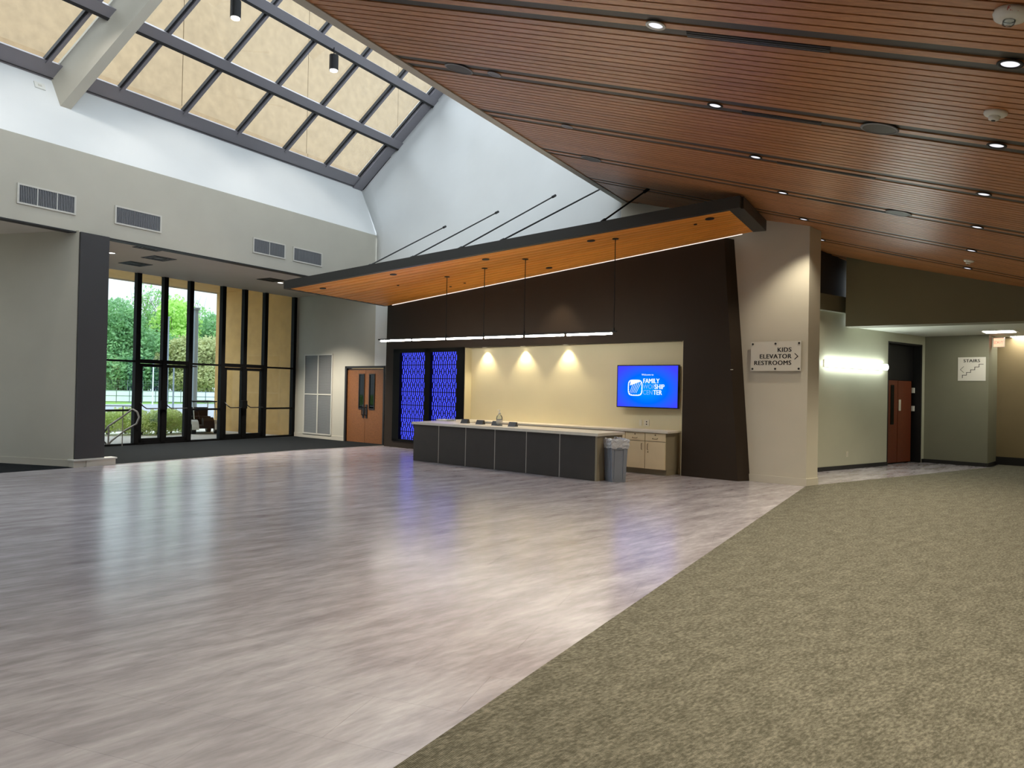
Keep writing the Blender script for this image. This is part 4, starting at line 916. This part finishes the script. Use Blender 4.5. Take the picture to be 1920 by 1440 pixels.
# the camera sees out along about -21 degrees of yaw
FO = fr(0, 0, 21)        # y runs out through the window view
def leaves(mb, c, rx, ry, rz, n, s, hollow=.55):
    for _ in range(n):
        while True:
            d = V((random.uniform(-1, 1), random.uniform(-1, 1), random.uniform(-1, 1)))
            if hollow < d.length < 1: break
        p = V(c)+V((d.x*rx, d.y*ry, d.z*rz)); u = V((random.gauss(0, 1), random.gauss(0, 1), random.gauss(0, 1))).normalized(); v = u.orthogonal().normalized(); k_ = s*random.uniform(.6, 1.3)
        mb.add([p-u*k_, p+v*k_*.6, p+u*k_, p-v*k_*.6], [(0, 1, 2, 3)])
def tree(x, y, h, r, mat, label, n=1500, sparse=False, grp='trees beyond the white fence'):
    R_ = thing('tree', FO, (x, y, -.05), label, 'tree', grp)
    m = MB(); m.cyl((0, 0, 0), (.1, 0, h*.55), .28, 8, .15)
    for q in range(7):
        a = random.uniform(0, 6.28); m.cyl((.05, 0, h*random.uniform(.3, .55)), (math.cos(a)*r*.7, math.sin(a)*r*.7, h*random.uniform(.6, .82)), .08, 5, .025)
    if sparse:
        for q in range(120):
            a = random.uniform(0, 6.28); z = h*random.uniform(.5, .8); rr = r*random.uniform(.1, .5); b = (math.cos(a)*rr, math.sin(a)*rr, z)
            m.cyl(b, (b[0]+random.uniform(-.7, .7), b[1]+random.uniform(-.7, .7), min(h, z+h*random.uniform(.05, .2))), .022, 4, .008)
    m.build('trunk', 'bark', R_)
    m = MB()
    for q in range(9):
        a = random.uniform(0, 6.28); rr = r*random.uniform(.2, .65); s = r*random.uniform(.35, .55)
        leaves(m, (math.cos(a)*rr, math.sin(a)*rr, h*random.uniform(.32, .82)), s, s, s*.9, n//4, .17 if not sparse else .16)
    leaves(m, (0, 0, h*.55), r*.8, r*.8, h*.42, n*3//4, .17 if not sparse else .15, .3)
    o = m.build('crown', mat, R_); o['kind'] = 'stuff'; return R_
# x is measured along FO from the axis: window spans about x/y = -.23 .. .0
def ox(px_, d): return d*(math.tan(math.atan((px_-960)/FPX)+rad(21)))
TR = [(205, 74, 9.6, 3.6, 'leaf_dark', 'rounded dark green tree seen in the first window bay beside the pillar', 2600, False), (238, 78, 7.2, 3.0, 'leaf_mid', 'lower mid green tree between the first two window bays', 1800, False),
 (272, 82, 12.4, 3.6, 'leaf_mid', 'tall sparse tree with bare twigs in the second window bay', 1500, True), (290, 73, 7.0, 3.0, 'leaf_dark', 'low dark tree in front of the sparse tree, second window bay', 2200, False),
 (328, 76, 10.6, 3.2, 'leaf_lime', 'bright lime green tree in the third window bay', 2800, False), (352, 83, 11.6, 3.0, 'leaf_mid', 'tall thin-topped tree between third and fourth window bays', 700, True),
 (392, 78, 9.2, 3.2, 'leaf_dark', 'dark green tree beside the tan porch wall in the fourth window bay', 2400, False), (385, 70, 6.3, 2.8, 'leaf_olive', 'olive reddish low tree under the dark one, fourth window bay', 2000, False), (335, 71, 6.2, 2.6, 'leaf_olive', 'olive low tree at the foot of the lime green tree', 1700, False),
 (225, 71, 4.6, 2.8, 'leaf_dark', 'low dark shrubby tree along the fence, first window bay', 1800, False), (180, 78, 9, 3.6, 'leaf_mid', 'green tree half hidden by the charcoal pillar', 1500, False), (258, 71, 5.0, 2.4, 'leaf_dark', 'low dark tree along the fence in the second window bay', 1600, False), (310, 74, 6.4, 2.6, 'leaf_dark', 'dark tree behind the door mullion of the third bay', 1500, False), (360, 72, 6.0, 2.4, 'leaf_dark', 'dark tree behind the tall grey pole', 1500, False), (430, 76, 8.5, 3.4, 'leaf_mid', 'green tree behind the tan porch wall', 1000, False)]
for p_, d, h, r, mt, lb, n_, sp in TR: tree(ox(p_, d), d, h, r, mt, lb, n_, sp)
# white panel fence with wire mesh above
FN = thing('fence', FO, (0, 66, -.05), 'low white panelled fence with grey posts and rails across the lawn', 'fence')
x = -19
while x < 5:
    MB().box(x+.03, x+.93, -.01, .01, .12, .98).build('panel', 'white_panel', FN); MB().cyl((x, 0, 0), (x, 0, 1.15), .03, 6).build('post', 'fence_wire', FN); x += .96
m = MB(); m.box(-19, 5, -.03, -.01, .56, .60); m.box(-19, 5, -.03, -.01, .98, 1.02); m.build('rail', 'fence_wire', FN)
WF = thing('wire_fence', FO, (0, 69, -.05), 'taller grey wire mesh fence behind the white fence', 'fence')
x = -21
while x < 6: MB().cyl((x, 0, 0), (x, 0, 1.9), .025, 6).build('post', 'fence_wire', WF); x += 2.4
m = MB()
for z in [.2*i for i in range(1, 10)]: m.box(-21, 6, -.004, .004, z, z+.012)
for i in range(135): m.box(-21+.2*i, -21+.2*i+.01, -.004, .004, .1, 1.9)
o = m.build('mesh', 'fence_wire', WF); o['kind'] = 'stuff'
# poles
for p_, d, h, r, lb in ((364.5, 34, 4.9, .13, 'thick pale grey pole in the fourth window bay'), (313, 52, 6.0, .08, 'thin grey pole in the third window bay, left one'), (325.5, 44, 2.6, .05, 'short dark post in the third window bay, right of the thin pole'), (287, 60, 3.1, .05, 'slender white post in the second window bay before the fence')):
    R_ = thing('pole', FO, (ox(p_, d), d, -.05), lb, 'pole'); MB().cyl((0, 0, 0), (0, 0, h), r, 10, r*.8).build('shaft', 'white_panel' if 'white post' in lb else 'pole', R_); MB().cyl((0, 0, h), (0, 0, h+.08), r*1.3, 10).build('cap', 'pole', R_)
# shrubs
for i, (p_, d, r, h, lb) in enumerate(((205, 24.6, .75, .95, 'shrub beyond the first window bay behind the bent handrail'), (238, 25.2, .72, .98, 'shrub between the first bay and the left door leaf'), (268, 24.6, .72, 1.0, 'shrub seen through the left glass door leaf'), (297, 24.8, .62, .92, 'shrub behind the glass door meeting stiles'), (322, 25.2, .62, .95, 'shrub seen through the right leaf of the first glass door'), (343, 27, .6, .8, 'smaller shrub beyond the shrub row near the parked cart'))):
    R_ = thing('shrub', FO, (ox(p_, d), d, -.04), lb, 'shrub', 'shrubs along the walkway')
    m = MB(); 
    for q in range(6): a = random.uniform(0, 6.28); m.cyl((0, 0, 0), (math.cos(a)*.4*r, math.sin(a)*.4*r, h*.6), .02, 5, .008)
    m.build('stem', 'bark', R_); m = MB(); [leaves(m, (random.uniform(-.55, .55)*r, random.uniform(-.4, .4)*r, h*random.uniform(.35, .62)), r*.5, r*.5, h*.34, 420, .035, .5) for _q in range(7)]; o = m.build('foliage', 'leaf_bush', R_); o['kind'] = 'stuff'
# bent handrail
R_ = thing('handrail', FO, (ox(198, 20), 20, 0), 'bent metal stair handrail outside the first window bay', 'handrail')
def P_(a, d, z): return (ox(a, d)-ox(198, 20), d-20, z)
m = MB(); loop = [P_(205, 20, .02), P_(197, 20, .13), P_(195.5, 20, .30), P_(205, 20, .50), P_(225, 20, .68), P_(250, 20, .93), P_(259, 20, .86), P_(262.5, 20, .72), P_(258, 20, .56), P_(235, 20, .38), P_(212, 20, .14), P_(205, 20, .02)]
m.tube(loop, .022, 8); m.cyl(P_(206, 20, -.03), P_(206, 20, .48), .02, 8); m.build('rail_loop', 'steel', R_); MB().cyl(P_(232, 20, -.03), P_(232, 20, .74), .012, 8).build('post', 'steel', R_)
m = MB(); m.tube([P_(188, 23, .92), P_(250, 23, .92)], .012, 6); m.cyl(P_(232, 23, 0), P_(232, 23, .92), .012, 6)
HR = thing('guard_rail', FO, (ox(198, 20), 20, 0), 'thin dark guard rail behind the bent handrail', 'handrail'); m.build('rail', 'bronze_dark', HR)
# golf cart
GC = thing('golf_cart', FO, (ox(379, 25.4), 25.4, -.03), 'small dark and white utility cart parked beside the tan porch wall', 'cart', rot=16)
for sx_ in (-.36, .36):
    for sy in (-.5, .55): w_ = MB().cyl((sx_-.06, sy, .17), (sx_+.06, sy, .17), .17, 16).build('wheel', 'tyre', GC); MB().cyl((sx_-.065, sy, .17), (sx_+.065, sy, .17), .08, 12).build('hub', 'steel', w_)
m = MB(); m.box(-.36, .36, -.7, .75, .2, .30); m.box(-.34, .34, .1, .6, .30, .48); m.build('chassis', 'black_plastic', GC)
m = MB(); m.yz([(-.75, .28), (-.5, .3), (-.46, .50), (-.6, .56), (-.75, .46)], -.10, .22); m.build('front_cowl', 'black_plastic', GC)
for sx_ in (-.34, .34):
    m = MB(); pts = [(-.5+.24*math.cos(q), .17+.26*math.sin(q)) for q in [math.pi*i/10 for i in range(11)]]
    for (y0, z0), (y1, z1) in zip(pts, pts[1:]): m.yz([(y0, z0), (y1, z1), (-.5+(y1+.5)*1.18, .17+(z1-.17)*1.18), (-.5+(y0+.5)*1.18, .17+(z0-.17)*1.18)], sx_-.10, sx_+.10)
    m.build('fender', 'cart_white', GC)
MB().box(-.32, .32, .12, .5, .48, .56).build('seat', 'tyre', GC); MB().box(-.32, .32, .5, .58, .52, .85).build('backrest', 'tyre', GC)
m = MB()
for sx_ in (-.33, .33): m.tube([(sx_, -.5, .5), (sx_, -.3, 1.05)], .015, 6); m.tube([(sx_, .6, .4), (sx_, .55, 1.05)], .015, 6)
m.build('roof_post', 'cart_white', GC); MB().box(-.38, .38, -.4, .65, 1.04, 1.08).build('roof', 'tyre', GC)
m = MB(); m.tube([(-.15, -.45, .5), (-.15, -.2, .74)], .012, 6); m.cyl((-.15, -.2, .74), (-.15, -.19, .76), .11, 14); m.build('steering_wheel', 'tyre', GC)
